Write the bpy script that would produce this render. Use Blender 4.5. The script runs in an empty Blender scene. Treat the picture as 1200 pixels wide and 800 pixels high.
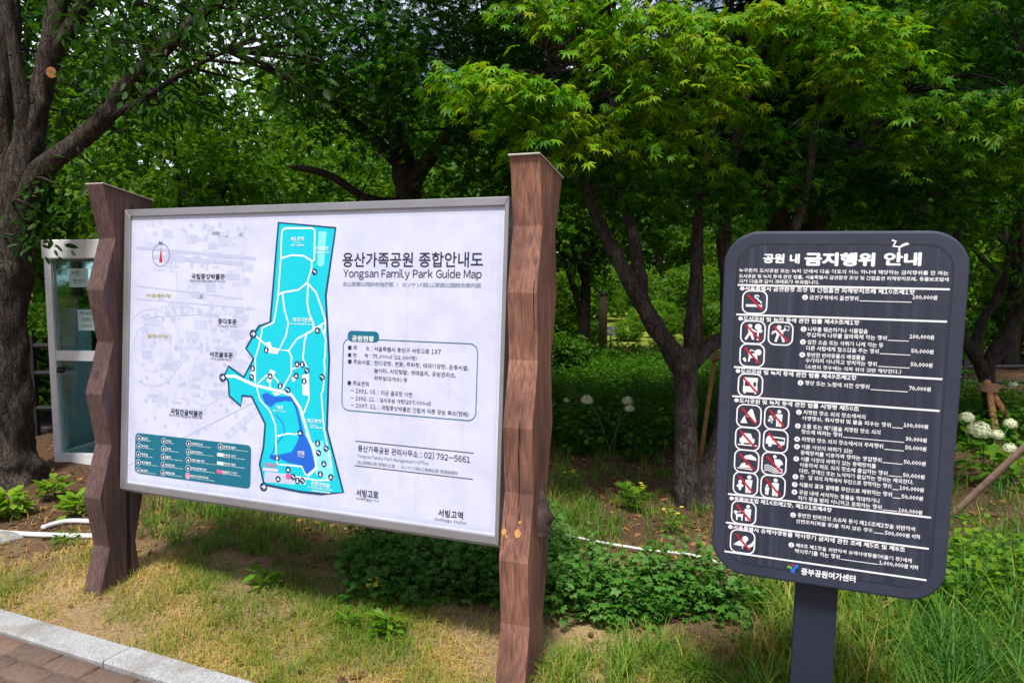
import bpy, math, random
import numpy as np
from mathutils import Vector, noise as mnoise

SC = bpy.context.scene
COL = SC.collection
rng = np.random.default_rng(11)
random.seed(5)
R = math.radians

# ------------------------------------------------------------------ camera, world, sun
CAM_H, PITCH, FPX = 1.60, 0.0852, 860.0
cd = bpy.data.cameras.new('camera')
cd.sensor_width = 36.0
cd.lens = FPX / 1200 * 36
cd.clip_start, cd.clip_end = 0.05, 600
cam = bpy.data.objects.new('camera', cd)
cam.location = (0, 0, CAM_H)
cam.rotation_euler = (math.pi / 2 - PITCH, 0, 0)
COL.objects.link(cam)
SC.camera = cam

SUN_AZ, SUN_EL = R(190), R(63)          # azimuth clockwise from +Y, behind the camera to the left
sdir = Vector((math.sin(SUN_AZ) * math.cos(SUN_EL), math.cos(SUN_AZ) * math.cos(SUN_EL), math.sin(SUN_EL)))
W = bpy.data.worlds.new('World')
SC.world = W
W.use_nodes = True
wn = W.node_tree
sky = wn.nodes.new('ShaderNodeTexSky')
sky.sky_type = 'NISHITA'
sky.sun_disc = False
sky.sun_elevation, sky.sun_rotation = SUN_EL, SUN_AZ
sky.air_density, sky.dust_density, sky.ozone_density = 1.0, 4.0, 1.0
bg = wn.nodes['Background']
bg.inputs['Strength'].default_value = 0.105
tcw = wn.nodes.new('ShaderNodeTexCoord')
cn = wn.nodes.new('ShaderNodeTexNoise'); cn.inputs['Scale'].default_value = 3.2; cn.inputs['Detail'].default_value = 7
wn.links.new(tcw.outputs['Generated'], cn.inputs['Vector'])
sx = wn.nodes.new('ShaderNodeSeparateXYZ'); wn.links.new(tcw.outputs['Generated'], sx.inputs[0])
m_el = wn.nodes.new('ShaderNodeMapRange'); m_el.inputs[1].default_value = .75; m_el.inputs[2].default_value = .35
wn.links.new(sx.outputs[2], m_el.inputs[0])
m_no = wn.nodes.new('ShaderNodeMapRange'); m_no.inputs[1].default_value = -.1; m_no.inputs[2].default_value = .4
wn.links.new(sx.outputs[1], m_no.inputs[0])
m_cl = wn.nodes.new('ShaderNodeMapRange'); m_cl.inputs[1].default_value = .36; m_cl.inputs[2].default_value = .56
wn.links.new(cn.outputs[0], m_cl.inputs[0])
mm = wn.nodes.new('ShaderNodeMath'); mm.operation = 'MULTIPLY'; wn.links.new(m_el.outputs[0], mm.inputs[0]); wn.links.new(m_no.outputs[0], mm.inputs[1])
mm2 = wn.nodes.new('ShaderNodeMath'); mm2.operation = 'MULTIPLY'; wn.links.new(mm.outputs[0], mm2.inputs[0]); wn.links.new(m_cl.outputs[0], mm2.inputs[1])
mxs = wn.nodes.new('ShaderNodeMix'); mxs.data_type = 'RGBA'
mxs.inputs[7].default_value = (8.5, 9.3, 10.4, 1)
wn.links.new(mm2.outputs[0], mxs.inputs[0]); wn.links.new(sky.outputs[0], mxs.inputs[6])
wn.links.new(mxs.outputs[2], bg.inputs['Color'])
sl = bpy.data.lights.new('sun', 'SUN')
sl.energy, sl.angle, sl.color = 3.7, R(8), (1.0, 0.955, 0.88)
so = bpy.data.objects.new('sun', sl)
so.rotation_euler = sdir.to_track_quat('Z', 'Y').to_euler()
so.location = (-6, -9, 14)
COL.objects.link(so)
vs = SC.view_settings
vs.view_transform, vs.look, vs.exposure, vs.gamma = 'Standard', 'None', 0.50, 1.0
vs.use_curve_mapping = False
SC.cycles.max_bounces = 6
SC.cycles.diffuse_bounces = 3
SC.cycles.transmission_bounces = 4
SC.cycles.transparent_max_bounces = 8
SC.cycles.use_denoising = True

# ------------------------------------------------------------------ pixel rays (photo is 1200 x 800)
RX = np.array([1, 0, 0.0])
FW = np.array([0, math.cos(PITCH), -math.sin(PITCH)])
UP = np.array([0, math.sin(PITCH), math.cos(PITCH)])
EYE = np.array([0, 0, CAM_H])


def ray(px, py):
    return FW + RX * (px - 600) / FPX - UP * (py - 400) / FPX


def at(px, py, Y):
    r = ray(px, py)
    return EYE + r * (Y / r[1])


def gnd(px, py, z=0.0):
    r = ray(px, py)
    return EYE + r * ((z - CAM_H) / r[2])


# ------------------------------------------------------------------ object helpers
ORG = {}


def tag(o, label=None, cat=None, group=None, kind=None):
    if label: o['label'] = label
    if cat: o['category'] = cat
    if group: o['group'] = group
    if kind: o['kind'] = kind
    return o


def thing(name, loc, label, cat, group=None):
    o = bpy.data.objects.new(name, None)
    o.empty_display_size = 0.1
    o.location = loc
    COL.objects.link(o)
    ORG[o.name] = np.array(loc, float)
    return tag(o, label, cat, group)


def org(o):
    return ORG.get(o.name, np.zeros(3)) if o is not None else np.zeros(3)


def link_mesh(name, me, parent=None, base=None):
    o = bpy.data.objects.new(name, me)
    COL.objects.link(o)
    if parent is not None:
        o.parent = parent
        ORG[o.name] = org(parent)
    elif base is not None:
        o.location = base
        ORG[o.name] = np.array(base, float)
    return o


def obj(name, verts, faces, mats, parent=None, base=None, smooth=False, midx=None):
    """one mesh object from world-space vertices"""
    o0 = org(parent) if parent is not None else (np.array(base, float) if base is not None else np.zeros(3))
    v = np.asarray(verts, float) - o0
    me = bpy.data.meshes.new(name)
    me.from_pydata([tuple(p) for p in v], [], [tuple(int(i) for i in f) for f in faces])
    if not isinstance(mats, (list, tuple)): mats = [mats]
    for m in mats: me.materials.append(m)
    if midx is not None: me.polygons.foreach_set('material_index', np.asarray(midx, np.int32))
    if smooth: me.polygons.foreach_set('use_smooth', np.ones(len(me.polygons), bool))
    me.update()
    return link_mesh(name, me, parent, base)


class MB:
    """collects simple solids, builds one mesh"""
    def __init__(s): s.v, s.f, s.m, s.n = [], [], [], 0

    def add(s, v, f, m=0):
        v = np.asarray(v, float)
        s.v.append(v)
        s.f += [tuple(i + s.n for i in q) for q in f]
        s.m += [m] * len(f)
        s.n += len(v)

    def box(s, o, x, y, z, m=0):
        o, x, y, z = (np.asarray(t, float) for t in (o, x, y, z))
        v = [o, o + x, o + x + y, o + y, o + z, o + x + z, o + x + y + z, o + y + z]
        f = [(0, 3, 2, 1), (4, 5, 6, 7), (0, 1, 5, 4), (1, 2, 6, 5), (2, 3, 7, 6), (3, 0, 4, 7)]
        s.add(v, f, m)

    def prism(s, pts, ext, m=0):
        pts = np.asarray(pts, float); n = len(pts); e = np.asarray(ext, float)
        v = np.concatenate([pts, pts + e])
        f = [tuple(range(n - 1, -1, -1)), tuple(range(n, 2 * n))]
        f += [(i, (i + 1) % n, n + (i + 1) % n, n + i) for i in range(n)]
        s.add(v, f, m)

    def tube(s, pts, rad, seg=8, m=0, wob=0.0, cap=True, rough=0.0):
        v, f = tube_geo(pts, rad, seg, wob, cap, rough)
        s.add(v, f, m)

    def build(s, name, mats, parent=None, base=None, smooth=False):
        return obj(name, np.concatenate(s.v), s.f, mats, parent, base, smooth, s.m)


def smooth_line(P, Rd, k=3):
    P = np.asarray(P, float); Rd = np.asarray(Rd, float)
    n = len(P)
    if n < 3: return P, Rd
    out, ro = [], []
    for i in range(n - 1):
        p0, p1, p2, p3 = P[max(i - 1, 0)], P[i], P[i + 1], P[min(i + 2, n - 1)]
        for t in np.linspace(0, 1, k, endpoint=False):
            out.append(.5 * ((2 * p1) + (-p0 + p2) * t + (2 * p0 - 5 * p1 + 4 * p2 - p3) * t * t + (-p0 + 3 * p1 - 3 * p2 + p3) * t ** 3))
            ro.append(Rd[i] * (1 - t) + Rd[i + 1] * t)
    out.append(P[-1]); ro.append(Rd[-1])
    return np.array(out), np.array(ro)


def tube_geo(P, Rd, seg=8, wob=0.0, cap=True, rough=0.0):
    P = np.asarray(P, float)
    Rd = np.broadcast_to(np.asarray(Rd, float), (len(P),))
    T = np.gradient(P, axis=0)
    T /= np.linalg.norm(T, axis=1)[:, None] + 1e-9
    ref = np.array([0.0, 1, 0]) if abs(T[0][2]) > .6 else np.array([0, 0, 1.0])
    v = []
    a = np.linspace(0, 2 * math.pi, seg, endpoint=False)
    ph = rng.uniform(0, 6.28, 4)
    for i, (p, t, r) in enumerate(zip(P, T, Rd)):
        u = np.cross(ref, t); u /= np.linalg.norm(u) + 1e-9
        w = np.cross(t, u)
        rr = r * (1 + wob * (np.sin(3 * a + ph[0] + i * .35) * .5 + np.sin(5 * a + ph[1] - i * .6) * .4 + np.sin(2 * a + ph[2] + i * .9) * .5))
        v.append(p + np.outer(np.cos(a) * rr, u) + np.outer(np.sin(a) * rr, w))
        ref = w if abs(np.dot(w, t)) < .9 else ref
        ref = np.cross(t, u)
    v = np.concatenate(v)
    if rough:
        ctr = np.repeat(P, seg, 0)
        for i in range(len(v)):
            p = v[i]
            k = mnoise.fractal(Vector((p[0] * 9, p[1] * 9, p[2] * 4)), 1.0, 2.0, 4) + .6 * mnoise.noise(Vector((p[0] * 3.2, p[1] * 3.2, p[2] * 1.6)))
            v[i] = ctr[i] + (p - ctr[i]) * (1 + rough * k)
    f = []
    for i in range(len(P) - 1):
        for j in range(seg):
            k = (j + 1) % seg
            f.append((i * seg + j, i * seg + k, (i + 1) * seg + k, (i + 1) * seg + j))
    if cap:
        f.append(tuple(range(seg - 1, -1, -1)))
        b = (len(P) - 1) * seg
        f.append(tuple(range(b, b + seg)))
    return v, f


def fast_mesh(name, V, F, tint=None, mats=(), smooth=False):
    """numpy mesh: V (n,3), F (m,4) quads or (m,3)"""
    me = bpy.data.meshes.new(name)
    n, m, k = len(V), len(F), F.shape[1]
    me.vertices.add(n)
    me.vertices.foreach_set('co', np.ascontiguousarray(V, np.float32).ravel())
    me.loops.add(m * k)
    me.loops.foreach_set('vertex_index', np.ascontiguousarray(F, np.int32).ravel())
    me.polygons.add(m)
    me.polygons.foreach_set('loop_start', np.arange(0, m * k, k, dtype=np.int32))
    me.polygons.foreach_set('loop_total', np.full(m, k, np.int32))
    if smooth: me.polygons.foreach_set('use_smooth', np.ones(m, bool))
    if tint is not None:
        at_ = me.attributes.new('tint', 'FLOAT', 'POINT')
        at_.data.foreach_set('value', np.ascontiguousarray(tint, np.float32))
    for q in mats: me.materials.append(q)
    me.update(calc_edges=True)
    return me


# ------------------------------------------------------------------ materials
def nodes(name):
    m = bpy.data.materials.new(name)
    m.use_nodes = True
    nt = m.node_tree
    b = nt.nodes['Principled BSDF']
    return m, nt, b


def nd(nt, t, **kw):
    n = nt.nodes.new('ShaderNode' + t)
    for k, v in kw.items():
        if k in n.inputs: n.inputs[k].default_value = v
        else: setattr(n, k, v)
    return n


def ramp(nt, src, stops):
    r = nt.nodes.new('ShaderNodeValToRGB')
    e = r.color_ramp.elements
    while len(e) < len(stops): e.new(.5)
    for x, (p, c) in zip(e, stops):
        x.position = p
        x.color = (*c, 1) if len(c) == 3 else c
    nt.links.new(src, r.inputs[0])
    return r.outputs[0]


def coords(nt, scale=(1, 1, 1), kind='Object'):
    tc = nt.nodes.new('ShaderNodeTexCoord')
    mp = nt.nodes.new('ShaderNodeMapping')
    mp.inputs['Scale'].default_value = scale
    nt.links.new(tc.outputs[kind], mp.inputs[0])
    return mp.outputs[0]


def noise(nt, vec, scale, detail=4, rough=.55):
    n = nd(nt, 'TexNoise', Scale=scale, Detail=detail, Roughness=rough)
    nt.links.new(vec, n.inputs['Vector'])
    return n.outputs[0]


def bump(nt, b, h, strength, dist=.01):
    n = nd(nt, 'Bump', Strength=strength, Distance=dist)
    nt.links.new(h, n.inputs['Height'])
    nt.links.new(n.outputs[0], b.inputs['Normal'])


def mixc(nt, fac, a, b, mode='MIX'):
    n = nt.nodes.new('ShaderNodeMix')
    n.data_type = 'RGBA'; n.blend_type = mode
    for k, v in ((0, fac), (6, a), (7, b)):
        if isinstance(v, (int, float)): n.inputs[k].default_value = v
        elif isinstance(v, tuple): n.inputs[k].default_value = (*v, 1)
        else: nt.links.new(v, n.inputs[k])
    return n.outputs[2]


def plain(name, c, rough=.6, metal=0, var=.12, scale=14, bmp=0.0, spec=.4):
    m, nt, b = nodes(name)
    v = coords(nt)
    n = noise(nt, v, scale)
    c0 = tuple(x * (1 - var) for x in c); c1 = tuple(min(1, x * (1 + var)) for x in c)
    nt.links.new(ramp(nt, n, [(.3, c0), (.7, c1)]), b.inputs['Base Color'])
    b.inputs['Roughness'].default_value = rough
    b.inputs['Metallic'].default_value = metal
    b.inputs['Specular IOR Level'].default_value = spec
    if bmp: bump(nt, b, noise(nt, v, scale * 6), bmp, .004)
    return m


def leaf_mat(name, stops, trans=.42, rough=.55, tc=1.5):
    """diffuse + translucent leaf; stops along the per-leaf 'tint' attribute"""
    m = bpy.data.materials.new(name)
    m.use_nodes = True
    nt = m.node_tree
    out = nt.nodes['Material Output']
    nt.nodes.remove(nt.nodes['Principled BSDF'])
    a = nd(nt, 'Attribute', attribute_name='tint')
    c = ramp(nt, a.outputs['Fac'], stops)
    oi = nd(nt, 'ObjectInfo')
    vr = ramp(nt, oi.outputs['Random'], [(0, (.80, .82, .8)), (.5, (1.0, 1.0, 1.0)), (1, (1.12, 1.06, .9))])
    c = mixc(nt, 1.0, c, vr, 'MULTIPLY')
    d = nd(nt, 'BsdfDiffuse'); t = nd(nt, 'BsdfTranslucent'); g = nd(nt, 'BsdfGlossy', Roughness=rough)
    nt.links.new(c, d.inputs[0])
    tcol = mixc(nt, 1.0, c, (tc * 1.1, tc, tc * .55), 'MULTIPLY')
    nt.links.new(tcol, t.inputs[0])
    g.inputs[0].default_value = (.8, .85, .8, 1)
    m1 = nd(nt, 'MixShader', Fac=trans)
    nt.links.new(d.outputs[0], m1.inputs[1]); nt.links.new(t.outputs[0], m1.inputs[2])
    m2 = nd(nt, 'MixShader', Fac=.014)
    nt.links.new(m1.outputs[0], m2.inputs[1]); nt.links.new(g.outputs[0], m2.inputs[2])
    nt.links.new(m2.outputs[0], out.inputs[0])
    return m


def wood_mat(name, dark, mid, light, stain=.5):
    m, nt, b = nodes(name)
    g = coords(nt, (44, 44, 1.5))
    gr = noise(nt, g, 2.2, 6, .6)
    n2 = noise(nt, coords(nt, (1, 1, .6)), 3.5, 3)
    col = ramp(nt, gr, [(.28, dark), (.5, mid), (.75, light)])
    st = ramp(nt, n2, [(.42, (0, 0, 0)), (.62, (1, 1, 1))])
    col = mixc(nt, st, col, mixc(nt, stain, col, dark))
    vo = nd(nt, 'TexVoronoi', Scale=1.0); nt.links.new(coords(nt, (4.5, 4.5, 2.6)), vo.inputs['Vector'])
    kn = ramp(nt, vo.outputs['Distance'], [(.015, (1, 1, 1)), (.045, (0, 0, 0))])
    col = mixc(nt, kn, col, tuple(x * .35 for x in dark))
    # drying cracks that run with the grain
    rt = nd(nt, 'Mapping'); rt.inputs['Rotation'].default_value = (0, 0, .37)
    nt.links.new(coords(nt), rt.inputs[0])
    sc_ = nd(nt, 'Mapping'); sc_.inputs['Scale'].default_value = (46, 10, .5)
    nt.links.new(rt.outputs[0], sc_.inputs[0])
    ck = noise(nt, sc_.outputs[0], 1.3, 2, .45)
    cr = ramp(nt, ck, [(.30, (1, 1, 1)), (.325, (0, 0, 0))])
    col = mixc(nt, cr, col, tuple(x * .3 for x in dark))
    nt.links.new(col, b.inputs['Base Color'])
    b.inputs['Roughness'].default_value = .72
    b.inputs['Specular IOR Level'].default_value = .25
    bump(nt, b, gr, .5, .004)
    return m


def bark_mat(name, c0, c1, c2, sc=1.0):
    m, nt, b = nodes(name)
    v = coords(nt, (9 * sc, 9 * sc, 3.2 * sc))
    n = noise(nt, v, 2.6, 9, .72)
    n2 = noise(nt, coords(nt), 3.4, 6, .7)
    col = ramp(nt, n, [(.3, c0), (.52, c1), (.72, c2)])
    li = ramp(nt, n2, [(.55, (0, 0, 0)), (.72, (1, 1, 1))])
    col = mixc(nt, li, col, tuple(x * 1.25 for x in c2))
    nt.links.new(col, b.inputs['Base Color'])
    b.inputs['Roughness'].default_value = .9
    b.inputs['Specular IOR Level'].default_value = .15
    ve = nd(nt, 'TexVoronoi', Scale=1.0, feature='DISTANCE_TO_EDGE')
    wv = nd(nt, 'VectorMath', operation='ADD')
    ns = nd(nt, 'TexNoise', Scale=9.0, Detail=5.0); nt.links.new(coords(nt), ns.inputs['Vector'])
    nt.links.new(coords(nt, (34 * sc, 34 * sc, 8 * sc)), wv.inputs[0]); nt.links.new(ns.outputs['Color'], wv.inputs[1])
    nt.links.new(wv.outputs[0], ve.inputs['Vector'])
    cr = ramp(nt, ve.outputs['Distance'], [(.0, (.55, .55, .55)), (.09, (1, 1, 1))])
    col = mixc(nt, cr, tuple(x * .7 for x in c0), col)
    nt.links.new(col, b.inputs['Base Color'])
    hh = nd(nt, 'Math', operation='MULTIPLY_ADD'); nt.links.new(n, hh.inputs[0]); hh.inputs[1].default_value = .6; nt.links.new(cr, hh.inputs[2])
    bump(nt, b, hh.outputs[0], .8, .02)
    return m


M = {}
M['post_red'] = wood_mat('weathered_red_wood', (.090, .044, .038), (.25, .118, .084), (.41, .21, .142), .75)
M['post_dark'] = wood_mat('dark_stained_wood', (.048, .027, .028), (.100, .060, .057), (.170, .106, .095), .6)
M['metal'] = plain('brushed_grey_metal', (.33, .33, .36), .45, .6, .08, 6)
M['cap'] = plain('pale_cap_sheet', (.55, .52, .47), .5, .3, .15, 9)
M['steel_dark'] = plain('dark_painted_steel', (.02, .02, .022), .5, .2)
M['fungus'] = plain('bark_wound', (.05, .032, .03), .9, 0, .5, 30, .8)
M['scuff'] = plain('scuffed_raw_wood', (.52, .25, .09), .9, 0, .3, 40)
M['ink'] = plain('dark_print_ink', (.018, .022, .05), .5, 0, .05)
M['ink_soft'] = plain('grey_print_ink', (.16, .18, .26), .5, 0, .05)
M['cyan'] = plain('cyan_print', (.004, .53, .66), .42, 0, .04, 4)
M['cyan_lt'] = plain('light_cyan_print', (.22, .72, .78), .42, 0, .04)
M['navy'] = plain('navy_print', (.012, .05, .14), .42, 0, .05)
M['lake'] = plain('blue_water_print', (.012, .12, .60), .42, 0, .05)
M['teal'] = plain('teal_print', (.006, .14, .22), .42, 0, .05)
M['print_white'] = plain('white_print', (.80, .82, .84), .45, 0, .03)
M['lav'] = plain('faint_lavender_print', (.44, .475, .67), .45, 0, .05, 30)
M['lav2'] = plain('pale_grey_print', (.485, .52, .70), .45, 0, .05, 30)
M['olive'] = plain('olive_print', (.42, .40, .22), .5, 0, .05)
M['pink'] = plain('pink_print', (.72, .10, .28), .5, 0, .05)
M['pink_lt'] = plain('pale_pink_print', (.72, .55, .75), .5, 0, .05)
M['red'] = plain('red_print', (.48, .012, .03), .5, 0, .08)
M['green'] = plain('green_print', (.12, .5, .05), .5, 0, .05)
M['blue'] = plain('blue_print', (.02, .15, .7), .5, 0, .05)
def kerb_mat():
    m, nt, b = nodes('granite_kerb')
    v = coords(nt)
    c = ramp(nt, noise(nt, v, 150, 3), [(.35, (.20, .205, .215)), (.5, (.31, .32, .335)), (.68, (.40, .41, .42))])
    d = ramp(nt, noise(nt, v, 4.5, 6, .7), [(.46, (0, 0, 0)), (.68, (.75, .75, .75))])
    c = mixc(nt, d, c, (.16, .145, .12))
    nt.links.new(c, b.inputs['Base Color']); b.inputs['Roughness'].default_value = .9
    bump(nt, b, noise(nt, v, 120, 4), .4, .004)
    return m


M['concrete'] = kerb_mat()
M['alu'] = plain('white_aluminium', (.80, .80, .84), .4, .1, .05)
M['paper'] = plain('pale_green_paper', (.45, .62, .58), .8, 0, .05)
M['rope'] = plain('white_rope', (.62, .62, .62), .8, 0, .2, 60)
M['pvc'] = plain('white_conduit', (.66, .66, .69), .4, 0, .1, 10)
M['stake'] = plain('tan_stake_wood', (.34, .17, .06), .85, 0, .3, 25, .3)
M['stake_grey'] = plain('weathered_pole_wood', (.22, .15, .11), .85, 0, .3, 25, .3)
M['tie'] = plain('jute_tie', (.30, .19, .10), .95, 0, .3, 60, .5)
M['petal'] = plain('cream_petals', (.68, .72, .47), .7, 0, .22, 45)
M['yellow'] = plain('yellow_petals', (.65, .55, .04), .7, 0, .15, 50)
M['stone'] = plain('grey_stone', (.25, .24, .225), .9, 0, .25, 30, .6)
M['bark_left'] = bark_mat('cherry_bark', (.015, .012, .011), (.048, .038, .032), (.115, .095, .076), 1.1)
M['bark'] = bark_mat('maple_bark', (.020, .016, .015), (.058, .046, .041), (.125, .102, .092), 1.0)
M['bark_dark'] = bark_mat('dark_bark', (.016, .013, .012), (.036, .029, .025), (.07, .058, .05), 1.0)

GREEN_MAPLE = [(0, (.008, .044, .003)), (.4, (.022, .115, .003)), (.62, (.070, .23, .004)), (.85, (.14, .32, .006)), (1, (.22, .33, .008))]  # dark end holds crown shade, light end the sun on front sprays
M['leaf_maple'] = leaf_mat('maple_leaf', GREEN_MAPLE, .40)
M['leaf_cherry'] = leaf_mat('cherry_leaf', [(0, (.012, .045, .008)), (.6, (.034, .11, .010)), (.95, (.075, .17, .012)), (1, (.25, .17, .02))], .38)
M['leaf_bg'] = leaf_mat('wood_leaf', [(0, (.016, .075, .005)), (.5, (.044, .145, .007)), (1, (.105, .235, .009))], .45)
M['leaf_bright'] = leaf_mat('bright_leaf', [(0, (.034, .12, .006)), (.5, (.080, .21, .008)), (1, (.17, .30, .014))], .45)  # lighter copy of the wood leaf, sunlight put into its colour
M['leaf_weed'] = leaf_mat('weed_leaf', [(0, (.04, .13, .010)), (.5, (.10, .24, .014)), (1, (.20, .34, .02))], .4)
M['leaf_mug'] = leaf_mat('mugwort_leaf', [(0, (.025, .10, .012)), (.5, (.065, .20, .022)), (1, (.16, .31, .085))], .32)
M['grass'] = leaf_mat('grass_blade', [(0, (.05, .14, .012)), (.35, (.13, .22, .02)), (.55, (.36, .30, .07)), (1, (.58, .43, .17))], .3)
M['grass_long'] = leaf_mat('long_grass_blade', [(0, (.025, .10, .018)), (.5, (.07, .19, .020)), (.85, (.20, .29, .03)), (1, (.42, .33, .1))], .35)
M['litter'] = leaf_mat('dead_leaf', [(0, (.06, .03, .018)), (.5, (.17, .085, .04)), (1, (.36, .19, .07))], .15)


def glass_mat():
    m, nt, b = nodes('tinted_glass')
    b.inputs['Base Color'].default_value = (.70, .93, .91, 1)
    b.inputs['Roughness'].default_value = .03
    b.inputs['Transmission Weight'].default_value = 1.0
    b.inputs['IOR'].default_value = 1.3
    return m


M['glass'] = glass_mat()


def panel_mat():
    m, nt, b = nodes('laminated_map_sheet')
    v = coords(nt)
    n = noise(nt, v, 7, 6, .65)
    n2 = noise(nt, v, 34, 3)
    c = ramp(nt, n, [(.38, (.52, .55, .73)), (.62, (.59, .62, .78))])
    s = ramp(nt, n2, [(.62, (0, 0, 0)), (.8, (.3, .3, .3))])
    c = mixc(nt, s, c, (.47, .48, .62))
    stn = ramp(nt, noise(nt, coords(nt, (9, 9, .5)), 2.2, 5, .6), [(.56, (0, 0, 0)), (.74, (.34, .34, .34))])
    c = mixc(nt, stn, c, (.44, .44, .50))
    nt.links.new(c, b.inputs['Base Color'])
    b.inputs['Roughness'].default_value = .30
    b.inputs['Specular IOR Level'].default_value = .4
    return m


M['sheet'] = panel_mat()


def charcoal_mat():
    m, nt, b = nodes('charcoal_stained_board')
    g = coords(nt, (26, 26, .9))
    n = noise(nt, g, 2.0, 5, .6)
    n2 = noise(nt, coords(nt, (1, 1, .35)), 4, 3)
    c = ramp(nt, n, [(.3, (.015, .020, .038)), (.55, (.025, .032, .059)), (.8, (.056, .068, .108))])
    w = ramp(nt, n2, [(.5, (0, 0, 0)), (.75, (.6, .6, .6))])
    c = mixc(nt, w, c, (.036, .047, .072))
    nt.links.new(c, b.inputs['Base Color'])
    b.inputs['Roughness'].default_value = .46
    bump(nt, b, n, .25, .002)
    return m


M['charcoal'] = charcoal_mat()
M['charcoal_edge'] = plain('charcoal_rim', (.031, .038, .067), .55, 0, .12, 8, .1)
M['charcoal_post'] = plain('charcoal_post_paint', (.0165, .0225, .042), .5, 0, .1, 8, .1)
M['groove'] = plain('dark_groove', (.022, .022, .034), .8)
M['sign_white'] = plain('white_sign_paint', (.80, .81, .86), .55, 0, .05, 40)


def ground_mat():
    m, nt, b = nodes('park_soil')
    v = coords(nt)
    n1 = noise(nt, v, .9, 5, .6)
    n2 = noise(nt, v, 14, 6, .7)
    n3 = noise(nt, v, 90, 4, .7)
    soil = ramp(nt, n2, [(.3, (.075, .045, .028)), (.55, (.15, .095, .058)), (.75, (.25, .17, .105))])
    sand = ramp(nt, n3, [(.3, (.32, .20, .11)), (.7, (.50, .35, .21))])
    c = mixc(nt, ramp(nt, n1, [(.45, (0, 0, 0)), (.62, (1, 1, 1))]), soil, sand)
    sp = nt.nodes.new('ShaderNodeSeparateXYZ'); nt.links.new(v, sp.inputs[0])
    # leaf mould under the trees, further from the path
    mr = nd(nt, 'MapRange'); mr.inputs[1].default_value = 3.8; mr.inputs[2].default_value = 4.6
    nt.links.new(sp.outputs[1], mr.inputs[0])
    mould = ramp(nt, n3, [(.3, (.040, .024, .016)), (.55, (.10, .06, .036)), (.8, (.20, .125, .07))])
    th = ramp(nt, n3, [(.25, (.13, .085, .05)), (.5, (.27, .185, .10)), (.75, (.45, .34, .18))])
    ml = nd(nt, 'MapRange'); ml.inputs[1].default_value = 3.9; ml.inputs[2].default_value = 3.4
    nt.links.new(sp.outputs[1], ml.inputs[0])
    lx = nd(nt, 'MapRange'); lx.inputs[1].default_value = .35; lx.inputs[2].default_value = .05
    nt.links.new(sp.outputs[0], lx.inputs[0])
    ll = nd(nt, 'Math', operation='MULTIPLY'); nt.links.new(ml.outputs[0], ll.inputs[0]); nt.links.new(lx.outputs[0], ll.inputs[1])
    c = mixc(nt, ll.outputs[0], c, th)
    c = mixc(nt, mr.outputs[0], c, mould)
    nt.links.new(c, b.inputs['Base Color'])
    b.inputs['Roughness'].default_value = .95
    b.inputs['Specular IOR Level'].default_value = .1
    bump(nt, b, n3, .8, .015)
    return m


M['ground'] = ground_mat()
M['meadow'] = plain('meadow_turf', (.17, .22, .03), .95, 0, .5, .9, .5, .1)
M['asphalt'] = plain('asphalt_lane', (.055, .052, .056), .9, 0, .25, 60, .3)


def brick_mat():
    m, nt, b = nodes('brown_clay_paver')
    n = noise(nt, coords(nt), 50, 5, .7)
    oi = nd(nt, 'Attribute', attribute_name='tint')
    c = ramp(nt, oi.outputs['Fac'], [(0, (.076, .046, .034)), (.5, (.120, .070, .050)), (1, (.175, .105, .073))])
    c = mixc(nt, .55, c, ramp(nt, n, [(.25, (.055, .038, .030)), (.75, (.185, .130, .10))]))
    nt.links.new(c, b.inputs['Base Color'])
    b.inputs['Roughness'].default_value = .9
    bump(nt, b, n, .5, .004)
    return m


M['paver'] = brick_mat()

# ------------------------------------------------------------------ ground, path, kerb
KA, KB = gnd(0, 712, .05) * np.array([1, 1, 0]), gnd(300, 800, .05) * np.array([1, 1, 0])                 # outer edge of the kerb
kd = (KB - KA) / np.linalg.norm(KB - KA)            # along the kerb
kn = np.array([kd[1], -kd[0], 0.0])                 # towards the path (camera side)
if kn[1] > 0: kn = -kn
KW = float(np.dot(gnd(0, 738, .05) - KA, kn))


def kdist(x, y):                                    # signed distance from the kerb's outer edge, + is path side
    return (x - KA[0]) * kn[0] + (y - KA[1]) * kn[1]


def ground_z(x, y):
    z = (.012 * np.sin(x * 2.1 + 1) * np.sin(y * 1.7) + .010 * np.sin(x * 5.3) * np.sin(y * 4.4 + 2) + .006 * np.sin(x * 11 + y * 9))
    d = kdist(x, y)
    k = np.clip((-d) / .5, 0, 1)
    z = z * k + .068 * np.exp(-((x + 2.05) ** 2 / 1.1 + (y - 3.75) ** 2 / .7)) * k
    z = np.where(d > 0.02, -.16, z)
    return z * np.where((np.abs(x) < 30) & (y < 30), 1, 0)


def gnd2(px, py, z=0.0):
    h = 0.0
    for _ in range(5):
        p = gnd(px, py, h + z)
        h = float(ground_z(p[0], p[1]))
    return gnd(px, py, h + z)


xs = np.concatenate([np.linspace(-160, -9, 24), np.arange(-8.5, 8.5, .09), np.linspace(9, 160, 24)])
ys = np.concatenate([np.linspace(-40, -1, 9), np.arange(-.5, 10, .09), np.linspace(10.4, 220, 36)])
gx, gy = np.meshgrid(xs, ys)
gz = ground_z(gx, gy)
V = np.stack([gx.ravel(), gy.ravel(), gz.ravel()], 1)
nx = len(xs)
ii = (np.arange(len(ys) - 1)[:, None] * nx + np.arange(nx - 1)[None, :]).ravel()
F = np.stack([ii, ii + 1, ii + nx + 1, ii + nx], 1)
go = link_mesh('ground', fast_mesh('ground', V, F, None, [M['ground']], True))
tag(go, 'brown bare soil of the park bed under signs and trees', 'ground', kind='structure')

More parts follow.
